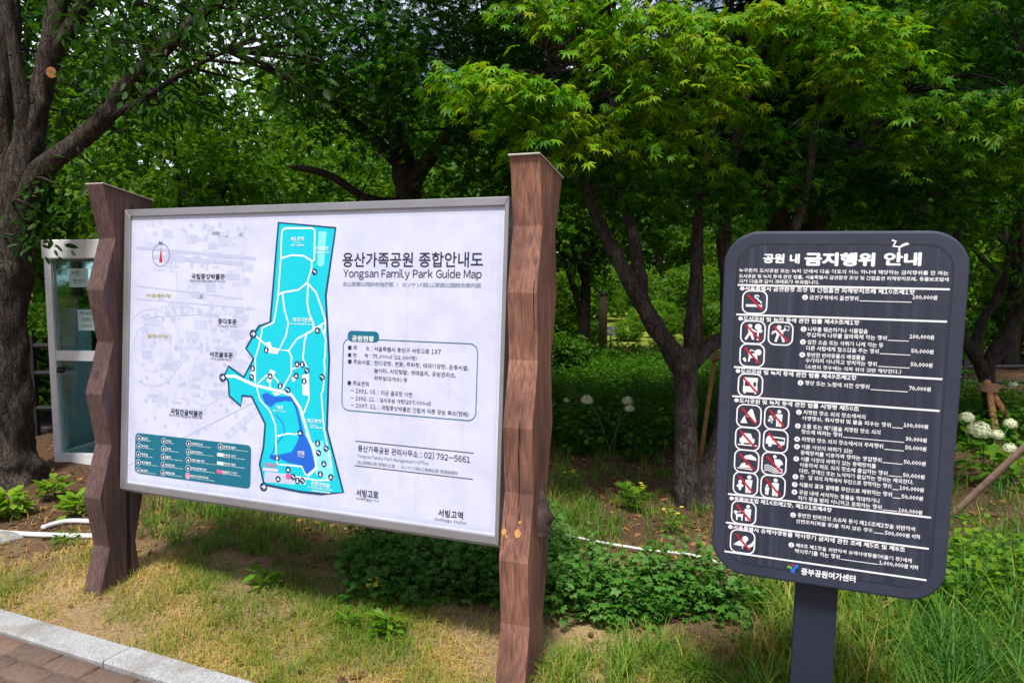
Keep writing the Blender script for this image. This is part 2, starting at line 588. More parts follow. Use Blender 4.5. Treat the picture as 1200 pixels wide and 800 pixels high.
mb = MB()
mb.box((-60, 17, .012), (120, 0, 0), (0, 120, 0), (0, 0, .02))
tag(mb.build('meadow', M['meadow']), 'sunny yellow green meadow beyond the trees', 'meadow', kind='structure')
mb = MB()
mb.box((-40, 7.6, .02), (37.2, 0, 0), (0, 3.6, 0), (0, 0, .02))
tag(mb.build('lane_road', M['asphalt']), 'dark asphalt lane behind the glass booth', 'lane', kind='structure')

# kerb stones
mb = MB()
for i in range(-8, 8):
    o = KA + kd * (i * .9) + kn * rng.normal(0, .003) + np.array([0, 0, rng.normal(0, .002)])
    L, w, h = .893, KW, .055
    c = .008
    prof = [(0, -.15), (0, h - c), (c, h), (w - c, h), (w, h - c), (w, -.15)]
    pts = [o + kn * a + np.array([0, 0, b]) for a, b in prof]
    mb.prism(pts, kd * L)
ko = mb.build('kerb', M['concrete'])
tag(ko, 'pale granite kerb stones between pavers and dry lawn', 'kerb', kind='structure')

# pavers in running bond, each brick its own little bevelled block in the one path sheet
Vp, Fp, Tp = [], [], []
nb = 0
BL, BW = .225, .112
for r in range(0, 16):
    for c in range(-34, 34):
        a = KW + .006 + r * (BW)
        o = KA + kn * a + kd * (c * BL + (r % 2) * BL / 2)
        if not (-4 < o[0] < 2.5 and o[1] > .3): continue
        g = .004; e = .007; z1 = .045 + rng.normal(0, .0022); tl = rng.normal(0, .0015, 2)
        def q(u, v, z): return o + kd * u + kn * v + np.array([0, 0, z + tl[0] * (u / BL - .5) + tl[1] * (v / BW - .5)])
        pts = [q(g, g, -.02), q(BL - g, g, -.02), q(BL - g, BW - g, -.02), q(g, BW - g, -.02),
               q(g, g, z1 - e), q(BL - g, g, z1 - e), q(BL - g, BW - g, z1 - e), q(g, BW - g, z1 - e),
               q(g + e, g + e, z1), q(BL - g - e, g + e, z1), q(BL - g - e, BW - g - e, z1), q(g + e, BW - g - e, z1)]
        Vp += pts
        for b in (0, 4):
            for k in range(4):
                Fp.append((nb + b + k, nb + b + (k + 1) % 4, nb + b + 4 + (k + 1) % 4, nb + b + 4 + k))
        Fp.append((nb + 8, nb + 9, nb + 10, nb + 11))
        Tp += [rng.uniform()] * 12
        nb += 12
po = link_mesh('paved_path', fast_mesh('paved_path', np.array(Vp), np.array(Fp), np.array(Tp), [M['paver']]))
tag(po, 'brown clay block paving at the kerb', 'path', kind='structure')
mb = MB()
p0 = KA + kn * (KW + .003) - kd * 8; 
mb.box(p0 + np.array([0, 0, -.03]), kd * 16, kn * 2.2, (0, 0, .055))
tag(mb.build('path_bedding', plain('joint_sand', (.12, .10, .075), .95, 0, .3, 60)), 'sand filled joints of the paved path', 'path', kind='structure')


# ------------------------------------------------------------------ planes that carry printing
class Plane:
    def __init__(s, o, a, tl, rl):
        d = np.array([math.cos(a), math.sin(a), 0]); n = np.array([-math.sin(a), math.cos(a), 0]); z = np.array([0, 0, 1.0])
        s.o = np.array(o, float)
        s.d = math.cos(rl) * d + math.sin(rl) * z
        z2 = -math.sin(rl) * d + math.cos(rl) * z
        s.v = z2 * math.cos(tl) + n * math.sin(tl)
        s.v -= s.d * np.dot(s.d, s.v); s.v /= np.linalg.norm(s.v)
        s.n = np.cross(s.v, s.d)              # away from the viewer
        if s.n[1] < 0: s.n = -s.n

    def W(s, u, v, n=0.0): return s.o + s.d * u + s.v * v + s.n * n

    def uv(s, px, py, off=0.0):
        r = ray(px, py)
        t = np.dot(s.o + s.n * off - EYE, s.n) / np.dot(r, s.n)
        p = EYE + r * t - s.o
        return np.array([np.dot(p, s.d), np.dot(p, s.v)])


_tc = bpy.data.curves.new('lettering_source', 'FONT')
_to = bpy.data.objects.new('lettering_source', _tc)
COL.objects.link(_to)
_cache = {}


def fetch(chars, res):
    """outlines of many characters at once; latin letters and digits use their full-width CJK forms, re-spaced"""
    todo = sorted({c for c in chars if c != ' ' and (c, res) not in _cache})
    if not todo: return
    latin = [33 <= ord(c) <= 126 for c in todo]
    _tc.body = '\n'.join(chr(ord(c) + 0xFEE0) if l else c for c, l in zip(todo, latin))
    _tc.space_line = 3.0
    _tc.resolution_u = res
    dg = bpy.context.evaluated_depsgraph_get(); dg.update()
    me = bpy.data.meshes.new_from_object(_to.evaluated_get(dg))
    v = np.zeros(len(me.vertices) * 3); me.vertices.foreach_get('co', v)
    v = v.reshape(-1, 3)[:, :2]
    row = np.rint((.38 - v[:, 1]) / 3.0).astype(int)
    fs = [tuple(p.vertices) for p in me.polygons]
    bpy.data.meshes.remove(me)
    by = [[] for _ in todo]
    for f in fs: by[row[f[0]]].append(f)
    for i, (c, l) in enumerate(zip(todo, latin)):
        idx = np.nonzero(row == i)[0]
        mp_ = {int(k): j for j, k in enumerate(idx)}
        q = v[idx] + np.array([0, 3.0 * i])
        adv = .92
        if l:
            q[:, 0] -= q[:, 0].min()
            q = q * np.array([1.08, 1.08]) + np.array([.045, 0])
            adv = q[:, 0].max() + .045
            if c in '.,:': adv += .05
        _cache[(c, res)] = (q, [tuple(mp_[k] for k in f) for f in by[i]], adv)


def glyph(ch, res):
    if (ch, res) not in _cache: fetch(ch, res)
    return _cache[(ch, res)]


def text_geo(s, bold=0.0, res=2):
    V, F, x, n = [], [], 0.0, 0
    strikes = [(0, 0)] if bold <= 0 else [(-bold, 0), (bold, 0), (0, bold), (0, -bold)]
    if bold > .03: strikes += [(bold * .7, bold * .7), (-bold * .7, bold * .7), (bold * .7, -bold * .7), (-bold * .7, -bold * .7)]
    for ch in s:
        if ch == ' ': x += .30; continue
        v, f, adv = glyph(ch, res)
        for i, (dx, dy) in enumerate(strikes):
            V.append(np.column_stack([v[:, 0] + x + dx, v[:, 1] + dy, np.full(len(v), i * .00002)]))
            F += [tuple(k + n for k in q) for q in f]; n += len(v)
        x += adv
    return np.concatenate(V), F


class Print:
    """flat ink shapes laid on a Plane; coordinates are plane metres"""
    def __init__(s, pl, mats, off=0.0): s.pl, s.mats, s.off = pl, mats, off; s.v, s.f, s.m, s.todo, s.k = [], [], [], [], 0

    def poly(s, pts, mat, layer=1):
        b = len(s.v)
        s.k += 1
        h = s.off - (layer + (s.k % 25) * .012) * .00028      # no two inks share a plane
        for u, v in pts: s.v.append(s.pl.W(u, v, h))
        s.f.append(tuple(range(b, b + len(pts)))); s.m.append(s.mats.index(mat))

    def stroke(s, pts, w, mat, layer=2, closed=False):
        P = np.asarray(pts, float); n = len(P)
        if closed: T = np.roll(P, -1, 0) - np.roll(P, 1, 0)
        else: T = np.gradient(P, axis=0)
        T /= np.linalg.norm(T, axis=1)[:, None] + 1e-9
        N = np.stack([-T[:, 1], T[:, 0]], 1) * w / 2
        for i in range(n if closed else n - 1):
            j = (i + 1) % n
            s.poly([P[i] - N[i], P[j] - N[j], P[j] + N[j], P[i] + N[i]], mat, layer)

    def disc(s, c, r, mat, layer=3, n=14, ry=None):
        ry = ry or r
        s.poly([(c[0] + r * math.cos(t), c[1] + ry * math.sin(t)) for t in np.linspace(0, 2 * math.pi, n, endpoint=False)], mat, layer)

    def text(s, *a): s.todo.append(a)

    def set_text(s, t, u0, v0, u1, dv, mat, layer=4, bold=0.0, res=2):
        g, f = text_geo(t, bold, res)
        lo, hi = g.min(0), g.max(0)
        q = (g[:, :2] - lo[:2]) / (hi - lo)[:2]
        b = len(s.v); h = s.off - layer * .00028
        s.v += list(s.pl.o + np.outer(u0 + q[:, 0] * (u1 - u0), s.pl.d) + np.outer(v0 + q[:, 1] * dv, s.pl.v) + np.outer(h - g[:, 2], s.pl.n))
        s.f += [tuple(i + b for i in k) for k in f]
        s.m += [s.mats.index(mat)] * len(f)

    def ptext(s, t, xl, yb, xr, hpx, mat, layer=4, bold=0.0, res=2):
        a = s.pl.uv(xl, yb, s.off); top = s.pl.uv(xl, yb - hpx, s.off)
        # right end: same height on the plane, found along the pixel column xr
        v0 = a[1]
        y = yb
        for _ in range(6):
            c = s.pl.uv(xr, y, s.off); e = s.pl.uv(xr, y + 1, s.off)
            y += (v0 - c[1]) / (e[1] - c[1])
        u1 = s.pl.uv(xr, y, s.off)[0]
        s.text(t, a[0], v0, u1, top[1] - v0, mat, layer, bold, res)

    def build(s, name, parent):
        for r_ in (1, 2, 3): fetch(''.join(q[0] for q in s.todo if (q[7] if len(q) > 7 else 2) == r_), r_)
        for q in s.todo: s.set_text(*q)
        return obj(name, s.v, s.f, [M[k] for k in s.mats], parent, midx=s.m)


def rrect(u0, v0, u1, v1, r, n=6):
    out = []
    for cx, cy, a0 in ((u1 - r, v1 - r, 0), (u0 + r, v1 - r, 90), (u0 + r, v0 + r, 180), (u1 - r, v0 + r, 270)):
        for t in np.linspace(a0, a0 + 90, n): out.append((cx + r * math.cos(R(t)), cy + r * math.sin(R(t))))
    return out


# ------------------------------------------------------------------ the guide map board
BP = Plane((-1.9725, 3.632, .546), -.37, .0665, -.0078)
BWID, BHEI = 2.0617, 1.3994
pb = gnd(370, 740)
board = thing('guide_map_board', (BP.W(BWID / 2, 0)[0], BP.W(BWID / 2, 0)[1], 0),
              'large park guide map board in a grey frame held between two carved wooden posts', 'map board')


def zigzag_post(u0, wid, mat, H, amp):
    """front and back edges step in and out eight times; extruded across the board's width direction"""
    zb = -.10
    k = 8
    nodes_ = np.linspace(H, 0, k + 1)
    fr = [(-.081 - amp if i % 2 == 0 else -.081 + amp) for i in range(k + 1)]
    fr[0] -= .014
    bk = [(.150 if i % 2 == 0 else .105) for i in range(k + 1)]
    bk[0] = .175
    v0 = -BP.o[2] / BP.v[2]
    prof = [(fr[i], z) for i, z in enumerate(nodes_)] + [(fr[-1], zb), (bk[-1], zb)] + [(bk[i], nodes_[i]) for i in range(k, -1, -1)]
    prof[-1] = (prof[-1][0], prof[-1][1] - .035)          # the top slopes to the back
    m_ = MB()
    # quads strip by strip so that the facets stay flat and the sides may be slightly uneven
    ch = .006
    rows = []
    n = len(prof)
    for (a, z) in prof: rows.append((a, v0 + z))
    left = [BP.W(u0, v, a) for a, v in rows]
    right = [BP.W(u0 + wid, v, a) for a, v in rows]
    # chamfered front edges: inset profile
    vv = np.array(left + right)
    f = []
    for i in range(n):
        j = (i + 1) % n
        f.append((i, j, n + j, n + i))
    # side caps as quads between front and back rows
    for i in range(k + 1):
        fi, fj = i, i + 1
        bi, bj = n - 1 - i, n - 2 - i
        f.append((fi, bi, bj, fj))
        f.append((n + fi, n + fj, n + bj, n + bi))
    m_.add(vv, f)
    return m_.build('post', mat, board)


H_L, H_R = 2.055, 2.08
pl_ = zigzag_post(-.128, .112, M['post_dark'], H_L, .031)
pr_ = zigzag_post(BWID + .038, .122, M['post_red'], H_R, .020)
pl_['label'] = 'dark purplish brown carved post'
pr_['label'] = 'reddish sunlit carved post with scuffs and cracks'
for p_, u0, wid, H in ((pl_, -.128, .112, H_L), (pr_, BWID + .038, .122, H_R)):
    v0 = -BP.o[2] / BP.v[2] + H
    m_ = MB()
    a, b = BP.W(u0 - .004, v0 + .001, -.126), BP.W(u0 + wid + .004, v0 + .001, -.126)
    c, d = BP.W(u0 + wid + .004, v0 - .034, .179), BP.W(u0 - .004, v0 - .034, .179)
    m_.prism([a, b, c, d], BP.v * .005)
    m_.build('top_cap', M['cap'], p_)
    bv = p_.modifiers.new('edge', 'BEVEL'); bv.width = .004; bv.segments = 2; bv.limit_method = 'ANGLE'; bv.angle_limit = R(20)

# bark wound on the right post's outer side and scuffs on its front
m_ = MB()
cpos = BP.uv(640, 590)
u1 = BWID + .038 + .122
zs = np.linspace(0, 1, 9)
pts = []
for t in zs:
    w = .046 * math.sin(math.pi * min(1, .15 + t * .85)) * (1.25 - t) + .008
    pts.append((t * .21, w))
vw = -BP.o[2] / BP.v[2] + .60
V_, F_ = [], []
for t, w in pts:
    for k in range(7):
        a = math.pi * k / 6
        V_.append(BP.W(u1 - .008 + .046 * math.sin(a) * (w / .04) * (1 + .25 * math.sin(t * 140 + k)), vw + t, .035 + w * math.cos(a)))
for i in range(len(pts) - 1):
    for k in range(6): F_.append((i * 7 + k, i * 7 + k + 1, i * 7 + 8 + k, i * 7 + 7 + k))
F_.append(tuple(range(7))); F_.append(tuple(range(len(V_) - 7, len(V_))))
obj('bark_wound', V_, F_, M['fungus'], pr_, smooth=True)
m_ = MB()


def scuff(px, py, r, elong, mat):
    u, v = BP.uv(px, py, -.083)
    n = 9
    return [(u + r * math.cos(t) * rng.uniform(.6, 1.2), v + elong * r * math.sin(t) * rng.uniform(.6, 1.2)) for t in np.linspace(0, 6.28, n, endpoint=False)]


def front_n(v_local, H):
    z = v_local + BP.o[2] / BP.v[2]
    t = (H - z) / H * 8
    i = int(t); fr = [(-.101 if k % 2 == 0 else -.061) for k in range(10)]; fr[0] -= .014
    return fr[i] * (1 - (t - i)) + fr[i + 1] * (t - i)


for px, py, r, el in ((591, 622, .013, 1.2), (607, 624, .013, 1.6), (609, 612, .008, 1), (594, 628, .006, 1.5)):
    pp = scuff(px, py, r, el, 0)
    obj('scuff', [BP.W(u, v, front_n(v, H_R) - .0022) for u, v in pp], [tuple(range(len(pp)))], M['scuff'], pr_)

# frame: four mitred metal channels round the sheet
SH = [BP.uv(148.2, 564.4), BP.uv(578.6, 626.8), BP.uv(595, 238.7), BP.uv(156, 256)]
su0, sv0 = np.mean([SH[0][0], SH[3][0]]), np.mean([SH[0][1], SH[1][1]])
su1, sv1 = np.mean([SH[1][0], SH[2][0]]), np.mean([SH[2][1], SH[3][1]])
su0, su1 = max(su0, .02), min(su1, BWID - .012)
sv0, sv1 = max(sv0, .03), min(sv1, BHEI - .02)


def chan(P0, P1, P2, P3, nf, nb):
    m = MB()
    q = [BP.W(*p, nf) for p in (P0, P1, P2, P3)]
    m.prism(q, BP.n * (nb - nf))
    return m


fr_ = MB()
for q in (((0, 0), (BWID, 0), (su1, sv0), (su0, sv0)), ((BWID, 0), (BWID, BHEI), (su1, sv1), (su1, sv0)),
          ((BWID, BHEI), (0, BHEI), (su0, sv1), (su1, sv1)), ((0, BHEI), (0, 0), (su0, sv0), (su0, sv1))):
    m = chan(*q, -.012, .05)
    fr_.add(np.concatenate(m.v), m.f)
frame = fr_.build('frame', M['metal'], board)
bv = frame.modifiers.new('edge', 'BEVEL'); bv.width = .003; bv.segments = 2
m_ = MB()                                             # drip lip under the frame, and brackets at the posts
m_.box(BP.W(.0, -.012, .004), BP.d * BWID, BP.v * .010, BP.n * .05)
m_.build('bottom_lip', M['metal'], board)
for u, bw in ((-.016, .017), (BWID - .001, .042)):
    for vv in (.10, BHEI - .12):
        b_ = MB(); b_.box(BP.W(u, vv, .055), BP.d * bw, BP.v * .05, BP.n * .03); b_.build('bracket', M['metal'], board)
m_ = MB()
m_.box(BP.W(su0 - .004, sv0 - .004, .0), BP.d * (su1 - su0 + .008), BP.v * (sv1 - sv0 + .008), BP.n * .03)
panel = m_.build('map_sheet', M['sheet'], board)
for ng, vv in ((.052, .3), (.052, 1.0)):
    b_ = MB(); b_.box(BP.W(.02, vv, ng), BP.d * (BWID - .04), BP.v * .06, BP.n * .03); b_.build('back_rail', M['metal'], board)

# --- printing on the sheet
B_ = lambda x, y: BP.uv(x, y)
pr = Print(BP, ['lav', 'lav2', 'ink_soft'])
pr.stroke(rrect(su0 + .012, sv0 + .014, su1 - .014, sv1 - .016, .004, 2), .0035, 'lav', 1, True)
pr.stroke(rrect(su0 + .022, sv0 + .024, su1 - .024, sv1 - .026, .004, 2), .002, 'lav2', 1, True)
lim_u = B_(318, 300)[0]
rr = random.Random(3)
# faint street plan: rows of blocks, tree dots, roads, a round plaza
for _ in range(130):
    u = rr.uniform(su0 + .06, B_(300, 300)[0]); v = rr.uniform(sv0 + .35, sv1 - .08)
    w, h = rr.uniform(.015, .09), rr.uniform(.008, .045)
    if u + w > B_(300, 300)[0]: continue
    pr.poly([(u, v), (u + w, v - w * .03), (u + w, v - w * .03 + h), (u, v + h)], rr.choice(['lav', 'lav2', 'lav2']), 1 if rr.random() < .5 else 1.5)
for (x0, y0, x1, y1, w) in ((160, 290, 300, 303, .014), (180, 301, 285, 309, .02), (160, 335, 285, 350, .005), (160, 350, 300, 362, .004), (165, 372, 240, 368, .004), (205, 300, 208, 340, .004), (150, 545, 300, 470, .005)):
    pr.stroke([B_(x0, y0), B_(x1, y1)], w, 'lav', 2)
for (x, y, r) in ((178, 407, .19), (178, 407, .12), (240, 450, .1)):
    c = B_(x, y)
    pr.stroke([(c[0] + r * math.cos(t), c[1] + r * math.sin(t)) for t in np.linspace(0, 6.28, 36, endpoint=False)], .006, 'lav2', 2, True)
for _ in range(240):
    x = rr.uniform(165, 295); y = rr.choice([rr.gauss(365, 5), rr.gauss(400, 14), rr.gauss(450, 20), rr.gauss(265, 8), rr.gauss(440, 40)])
    if y < 262: continue
    pr.disc(B_(x, y), rr.uniform(.006, .016), rr.choice(['lav', 'lav2']), rr.choice([1.2, 1.7, 2.2]), 7)
for k in range(6):
    pr.poly([B_(x, y) for x, y in ((210 + k * 9, 520 + k * 2), (217 + k * 9, 521 + k * 2), (213 + k * 9, 533 + k * 2), (206 + k * 9, 531 + k * 2))][::-1] if k < 0 else
            [B_(x, y) for x, y in ((262 + k * 7, 508 - k * 6), (268 + k * 7, 504 - k * 6), (272 + k * 7, 512 - k * 6), (266 + k * 7, 516 - k * 6))], 'lav2', 1.3)
pr.build('faint_street_plan', panel)

mp = Print(BP, ['cyan', 'cyan_lt', 'navy', 'lake', 'print_white', 'pink', 'pink_lt', 'lav2', 'ink', 'red', 'olive', 'teal'])
K7 = lambda x, y: B_(255 + x / 4.848, 255 + y / 4.848)
K8 = lambda x, y: B_(255 + x / 4.848, 420 + y / 4.848)
outl = [B_(*p) for p in ((326.6, 260.8), (393.6, 267), (381.9, 345.8), (386, 419), (383.3, 502.5), (402.5, 576.4), (376.7, 578.4), (352, 575.7), (311.7, 567.5), (309, 564.4), (304.5, 543.8),
        (309, 523), (311, 496.3), (295.2, 464.3), (283.9, 463.3), (282.4, 475.3), (269, 463.7), (267.8, 446.8), (263.3, 439.6), (267.8, 428.7), (286, 441.7), (297.3, 420), (288.4, 408), (303.5, 381.9), (316.9, 377.1))]
mp.poly(outl[::-1], 'cyan', 2.5)
mp.stroke(outl, .010, 'navy', 6, True)
mp.poly([K7(*p) for p in ((575, 78), (620, 80), (605, 268), (592, 276), (578, 276), (568, 266))][::-1], 'cyan_lt', 3.5)
lake = [(250, 205), (280, 193), (320, 215), (420, 215), (450, 260), (470, 340), (490, 420), (500, 440), (530, 500), (555, 600), (550, 640), (525, 662), (490, 640), (470, 605), (400, 590), (360, 570), (350, 545), (420, 530), (445, 490), (465, 440), (465, 390), (445, 290), (425, 245), (390, 240), (330, 250), (305, 275), (270, 255)]
mp.poly([K8(*p) for p in lake][::-1], 'lake', 3.5)
mp.poly([K8(*p) for p in ((300, 540), (330, 550), (325, 580), (295, 565))][::-1], 'lake', 3.5)
mp.stroke([K8(*p) for p in ((330, 315), (375, 370), (380, 430), (330, 490), (310, 540))], .005, 'lake', 3.2)
mp.poly([K8(*p) for p in ((530, 480), (600, 465), (610, 510), (640, 520), (665, 690), (620, 690), (560, 660))][::-1], 'cyan_lt', 3.4)
mp.poly([K8(*p) for p in ((270, 640), (440, 660), (440, 715), (265, 700))][::-1], 'lav2', 3.6)
roads7 = [((320, 595), (330, 540), (345, 440), (360, 230), (365, 90), (372, 68), (390, 60), (540, 60), (553, 72), (550, 240), (535, 250), (535, 290), (510, 370), (460, 410), (370, 425), (340, 440)),
          ((360, 232), (420, 213), (490, 217), (535, 245)), ((320, 595), (255, 625), (250, 660), (235, 730), (215, 795)), ((203, 660), (275, 722)),
          ((370, 430), (380, 520), (403, 600), (390, 670), (350, 750), (405, 755), (450, 690), (540, 640), (615, 592)), ((515, 375), (510, 480), (520, 540), (545, 600), (545, 640)),
          ((515, 375), (560, 425), (590, 510), (615, 590), (610, 660)), ((405, 755), (425, 800)), ((510, 650), (495, 700), (485, 800)), ((545, 625), (590, 620), (615, 690), (610, 800))]
roads8 = [((45, 100), (100, 100), (210, 150), (350, 185), (420, 205), (470, 280), (500, 380), (520, 450), (555, 540), (562, 620), (510, 668)),
          ((220, 150), (240, 230), (300, 300), (330, 380), (335, 560), (340, 600)), ((420, 0), (420, 80), (370, 170), (350, 190)), ((485, 0), (515, 60), (520, 230), (490, 310)), ((215, 140), (215, 0)),
          ((230, 140), (280, 95), (310, 90), (345, 130), (355, 180)), ((300, 120), (300, 170)), ((340, 440), (400, 425), (440, 430), (480, 420)), ((350, 600), (480, 612), (500, 660)), ((605, 0), (610, 60), (600, 180), (590, 200), (605, 400), (650, 620)), ((420, 60), (485, 40)), ((440, 668), (560, 690), (640, 690))]
for q in roads7: mp.stroke([K7(*p) for p in q], .0075, 'print_white', 4)
for i, q in enumerate(roads8): mp.stroke([K8(*p) for p in q], .013 if i == 0 else .0068, 'print_white', 4)
for q in (((300, 60), (330, 75), (300, 140), (280, 130)), ((190, 70), (215, 75), (215, 120), (190, 115)), ((480, 95), (520, 85), (515, 210), (485, 205)), ((420, 110), (470, 95), (430, 135)), ((500, 430), (525, 470), (515, 400)), ((440, 670), (500, 675), (500, 715), (440, 705)), ((310, 190), (360, 200), (330, 212))):
    mp.poly([K8(*p) for p in q][::-1], 'print_white', 4.4)
mp.poly([K7(*p) for p in ((275, 710), (300, 705), (310, 735), (355, 745), (340, 775), (285, 765))][::-1], 'print_white', 4.4)
ic7 = [(203, 660, 1), (278, 750, 0), (552, 307, 0), (568, 640, 0)]
ic8 = [(30, 107, 1), (200, 55, 0), (195, 105, 0), (300, 100, 0), (357, 155, 0), (400, 178, 0), (453, 32, 0), (482, 32, 0), (508, 68, 0), (448, 97, 0), (493, 127, 0), (595, 105, 0), (470, 422, 0), (570, 480, 0), (575, 535, 0), (605, 597, 0), (585, 655, 0), (617, 510, 0), (345, 683, 0), (340, 562, 0), (430, 670, 0), (402, 630, 0), (455, 692, 0), (483, 692, 0), (645, 672, 0), (262, 727, 1)]


def icon(c, r, k, arrow=False):
    mp.disc(c, r, 'navy', 7)
    if arrow:
        mp.stroke([(c[0] - r * .5, c[1]), (c[0] + r * .4, c[1])], r * .28, 'print_white', 8)
        mp.stroke([(c[0] + r * .05, c[1] + r * .45), (c[0] + r * .5, c[1]), (c[0] + r * .05, c[1] - r * .45)], r * .28, 'print_white', 8)
    elif k % 3 == 0:
        mp.poly([(c[0] - r * .6, c[1] - r * .4), (c[0] + r * .6, c[1] - r * .4), (c[0], c[1] + r * .55)], 'print_white', 8)
    elif k % 3 == 1:
        mp.disc((c[0], c[1] + r * .4), r * .22, 'print_white', 8, 7)
        mp.poly([(c[0] - r * .35, c[1] - r * .6), (c[0] + r * .35, c[1] - r * .6), (c[0] + r * .3, c[1] + r * .15), (c[0] - r * .3, c[1] + r * .15)], 'print_white', 8)
    else:
        mp.stroke([(c[0] - r * .55, c[1] + r * .3), (c[0] + r * .1, c[1] + r * .1), (c[0] + r * .5, c[1] - r * .4)], r * .36, 'print_white', 8)


for i, (x, y, big) in enumerate(ic7): icon(K7(x, y), .0205 if big else .0145, i, big)
for i, (x, y, big) in enumerate(ic8): icon(K8(x, y), .0205 if big else .0145, i, big)
mp.disc(K8(402, 667), .014, 'pink', 7)
mp.disc(B_(308.5, 565), .0, 'pink', 7) if False else None


def lab7(t, x0, y0, x1, h, m='print_white', b=.012): mp.ptext(t, 255 + x0 / 4.848, 255 + y0 / 4.848, 255 + x1 / 4.848, h / 4.848, m, 9, b, 1)
def lab8(t, x0, y0, x1, h, m='print_white', b=.012): mp.ptext(t, 255 + x0 / 4.848, 420 + y0 / 4.848, 255 + x1 / 4.848, h / 4.848, m, 9, b, 1)


lab7('제1광장', 417, 134, 494, 24); lab7('Plaza 1', 435, 148, 475, 9); lab7('第一廣場', 417, 162, 494, 8)
lab7('게이트볼장', 550, 188, 632, 24); lab7('Gateball Court', 552, 203, 634, 12)
lab7('태극기광장', 430, 592, 533, 26); lab7('Taegeukgi Plaza', 412, 608, 540, 12)
lab8('거울못', 334, 285, 374, 22); lab8('Mirror Pond', 318, 299, 386, 10)
lab8('연못', 455, 545, 496, 24); lab8('Pond', 458, 557, 493, 9)
lab8('제2광장', 510, 362, 594, 24); lab8('Plaza 2', 530, 380, 570, 10); lab8('第二廣場', 530, 393, 596, 9)
lab8('안내소', 266, 612, 338, 26, 'pink', .02); mp.poly([K8(*p) for p in ((260, 618), (345, 626), (345, 642), (260, 634))][::-1], 'pink_lt', 5)
lab8('친환경텃밭', 533, 722, 640, 27); lab8('Eco Vegetable Garden', 515, 735, 655, 13); lab8('環境親和型菜園', 535, 752, 640, 9)
mp.build('park_map', panel)

tx = Print(BP, ['ink', 'ink_soft', 'teal', 'print_white', 'olive', 'red', 'navy'])
T = lambda t, xl, yb, xr, h, m='ink', b=0.0, r=2: tx.ptext(t, xl, yb, xr, h, m, 5, b, r)
T('용산가족공원 종합안내도', 401.3, 312.8, 566, 17, 'ink', .012, 3)
T('Yongsan Family Park Guide Map', 402.3, 327.5, 564.3, 12.5, 'ink', .006, 3)
T('龙山家族公园综合指示图 ㅣ ヨンサン(龍山)家族公園総合案内図', 401.5, 335.2, 563.5, 5.8, 'ink_soft', .0)
# information box
u0, v0 = B_(400.5, 480); u1, v1 = B_(559.5, 403)
u1b = B_(558, 494)[0]
bx = rrect(u0, v0, (u1 + u1b) / 2, B_(408, 396.5)[1], .035, 6)
tx.stroke(bx, .004, 'teal', 3, True)
c0 = B_(407.5, 399.5); c1 = B_(444.5, 392.5)
tx.poly(rrect(c0[0], c0[1], B_(444.3, 396)[0], c0[1] + .046, .02, 5), 'teal', 5.5)
tx.ptext('공원현황', 412.5, 399.2, 438.5, 6.5, 'print_white', 6.5, .02)
for t, xl, yb, xr, h in (
        ('■ 주      소 : 서울특별시 용산구 서빙고로 137', 408, 409.8, 516.5, 5.6),
        ('■ 면      적 : 75,900㎡ (22,960평)', 408, 418.2, 488.5, 5.6),
        ('■ 주요시설 : 잔디광장, 연못, 주차장, 태극기광장, 운동시설,', 408, 426.2, 549.5, 5.8),
        ('놀이터, 시민텃밭, 생태습지, 공원관리소,', 438.5, 436.8, 534.5, 5.8),
        ('화장실(2개소) 등', 438.5, 445.2, 477.5, 5.6),
        ('■ 주요연혁', 407.5, 451, 432, 5.6),
        ('- 1991. 05. : 미군 골프장 이전', 411, 460, 483, 5.6),
        ('- 1992. 11. : 임시공원 개장(297,000㎡)', 411, 468.5, 505, 5.8),
        ('- 1997. 11. : 국립중앙박물관 건립에 따른 공원 축소(현재)', 411, 477, 549.5, 6.0)):
    T(t, xl, yb, xr, h, 'ink', .004, 1)
a, b = B_(416.5, 516.5), B_(555, 531)
tx.stroke([(a[0], a[1]), (b[0], a[1])], .0035, 'ink', 3)
a2 = B_(416, 545.2)
tx.stroke([(a2[0], a2[1]), (b[0], a2[1])], .0035, 'ink', 3)
T('용산가족공원 관리사무소 : 02) 792-5661', 419.5, 528.6, 551, 8.6, 'ink', .006)
T('Yongsan Family Park Management Office', 419, 536.6, 502, 5.4, 'ink_soft', .004, 1)
T('龙山家族公园 管理办公室 ㅣ ヨンサン(龍山)家族公園 管理事務所', 418.5, 543, 537, 4.6, 'ink_soft', 0, 1)
T('서빙고로', 417.5, 581, 443.5, 9, 'ink', .022); T('Seobinggo-ro', 417.5, 585.5, 444, 4.2, 'ink', .0, 1)
T('서빙고역', 513.5, 604.5, 542.5, 9, 'ink', .022); T('Seobinggo Station', 509.5, 610, 546.5, 4.6, 'ink', 0, 1)
T('국립중앙박물관', 224.5, 327, 263.7, 6.5, 'ink', .02, 1); T('National Museum of Korea', 223.2, 330.4, 264.2, 3.4, 'ink', 0, 1)
T('종각후문', 255.5, 379.6, 277.5, 6.5, 'ink', .02, 1); T('Jonggak Gate', 255.5, 383.6, 277, 3.6, 'ink', 0, 1)
T('석조물후문', 245.8, 418, 273, 6.5, 'ink', .02, 1); T('Seokjomul Gate', 246.7, 422, 271.3, 3.6, 'ink', 0, 1)
T('국립한글박물관', 200, 484.5, 237.6, 6.6, 'ink', .02, 1); T('National Hangeul Museum', 198.6, 488, 237.6, 4, 'ink', 0, 1)
T('거울못식당', 172, 348.2, 200.7, 4.4, 'olive', .03, 1); T('열린마당', 172, 395.3, 197.5, 4.4, 'olive', .03, 1)
c = B_(188.7, 298.8)
for k in range(30):
    t = k / 30 * 6.2832
    tx.disc((c[0] + .055 * math.cos(t), c[1] + .055 * math.sin(t)), .0034, 'navy', 3, 6)
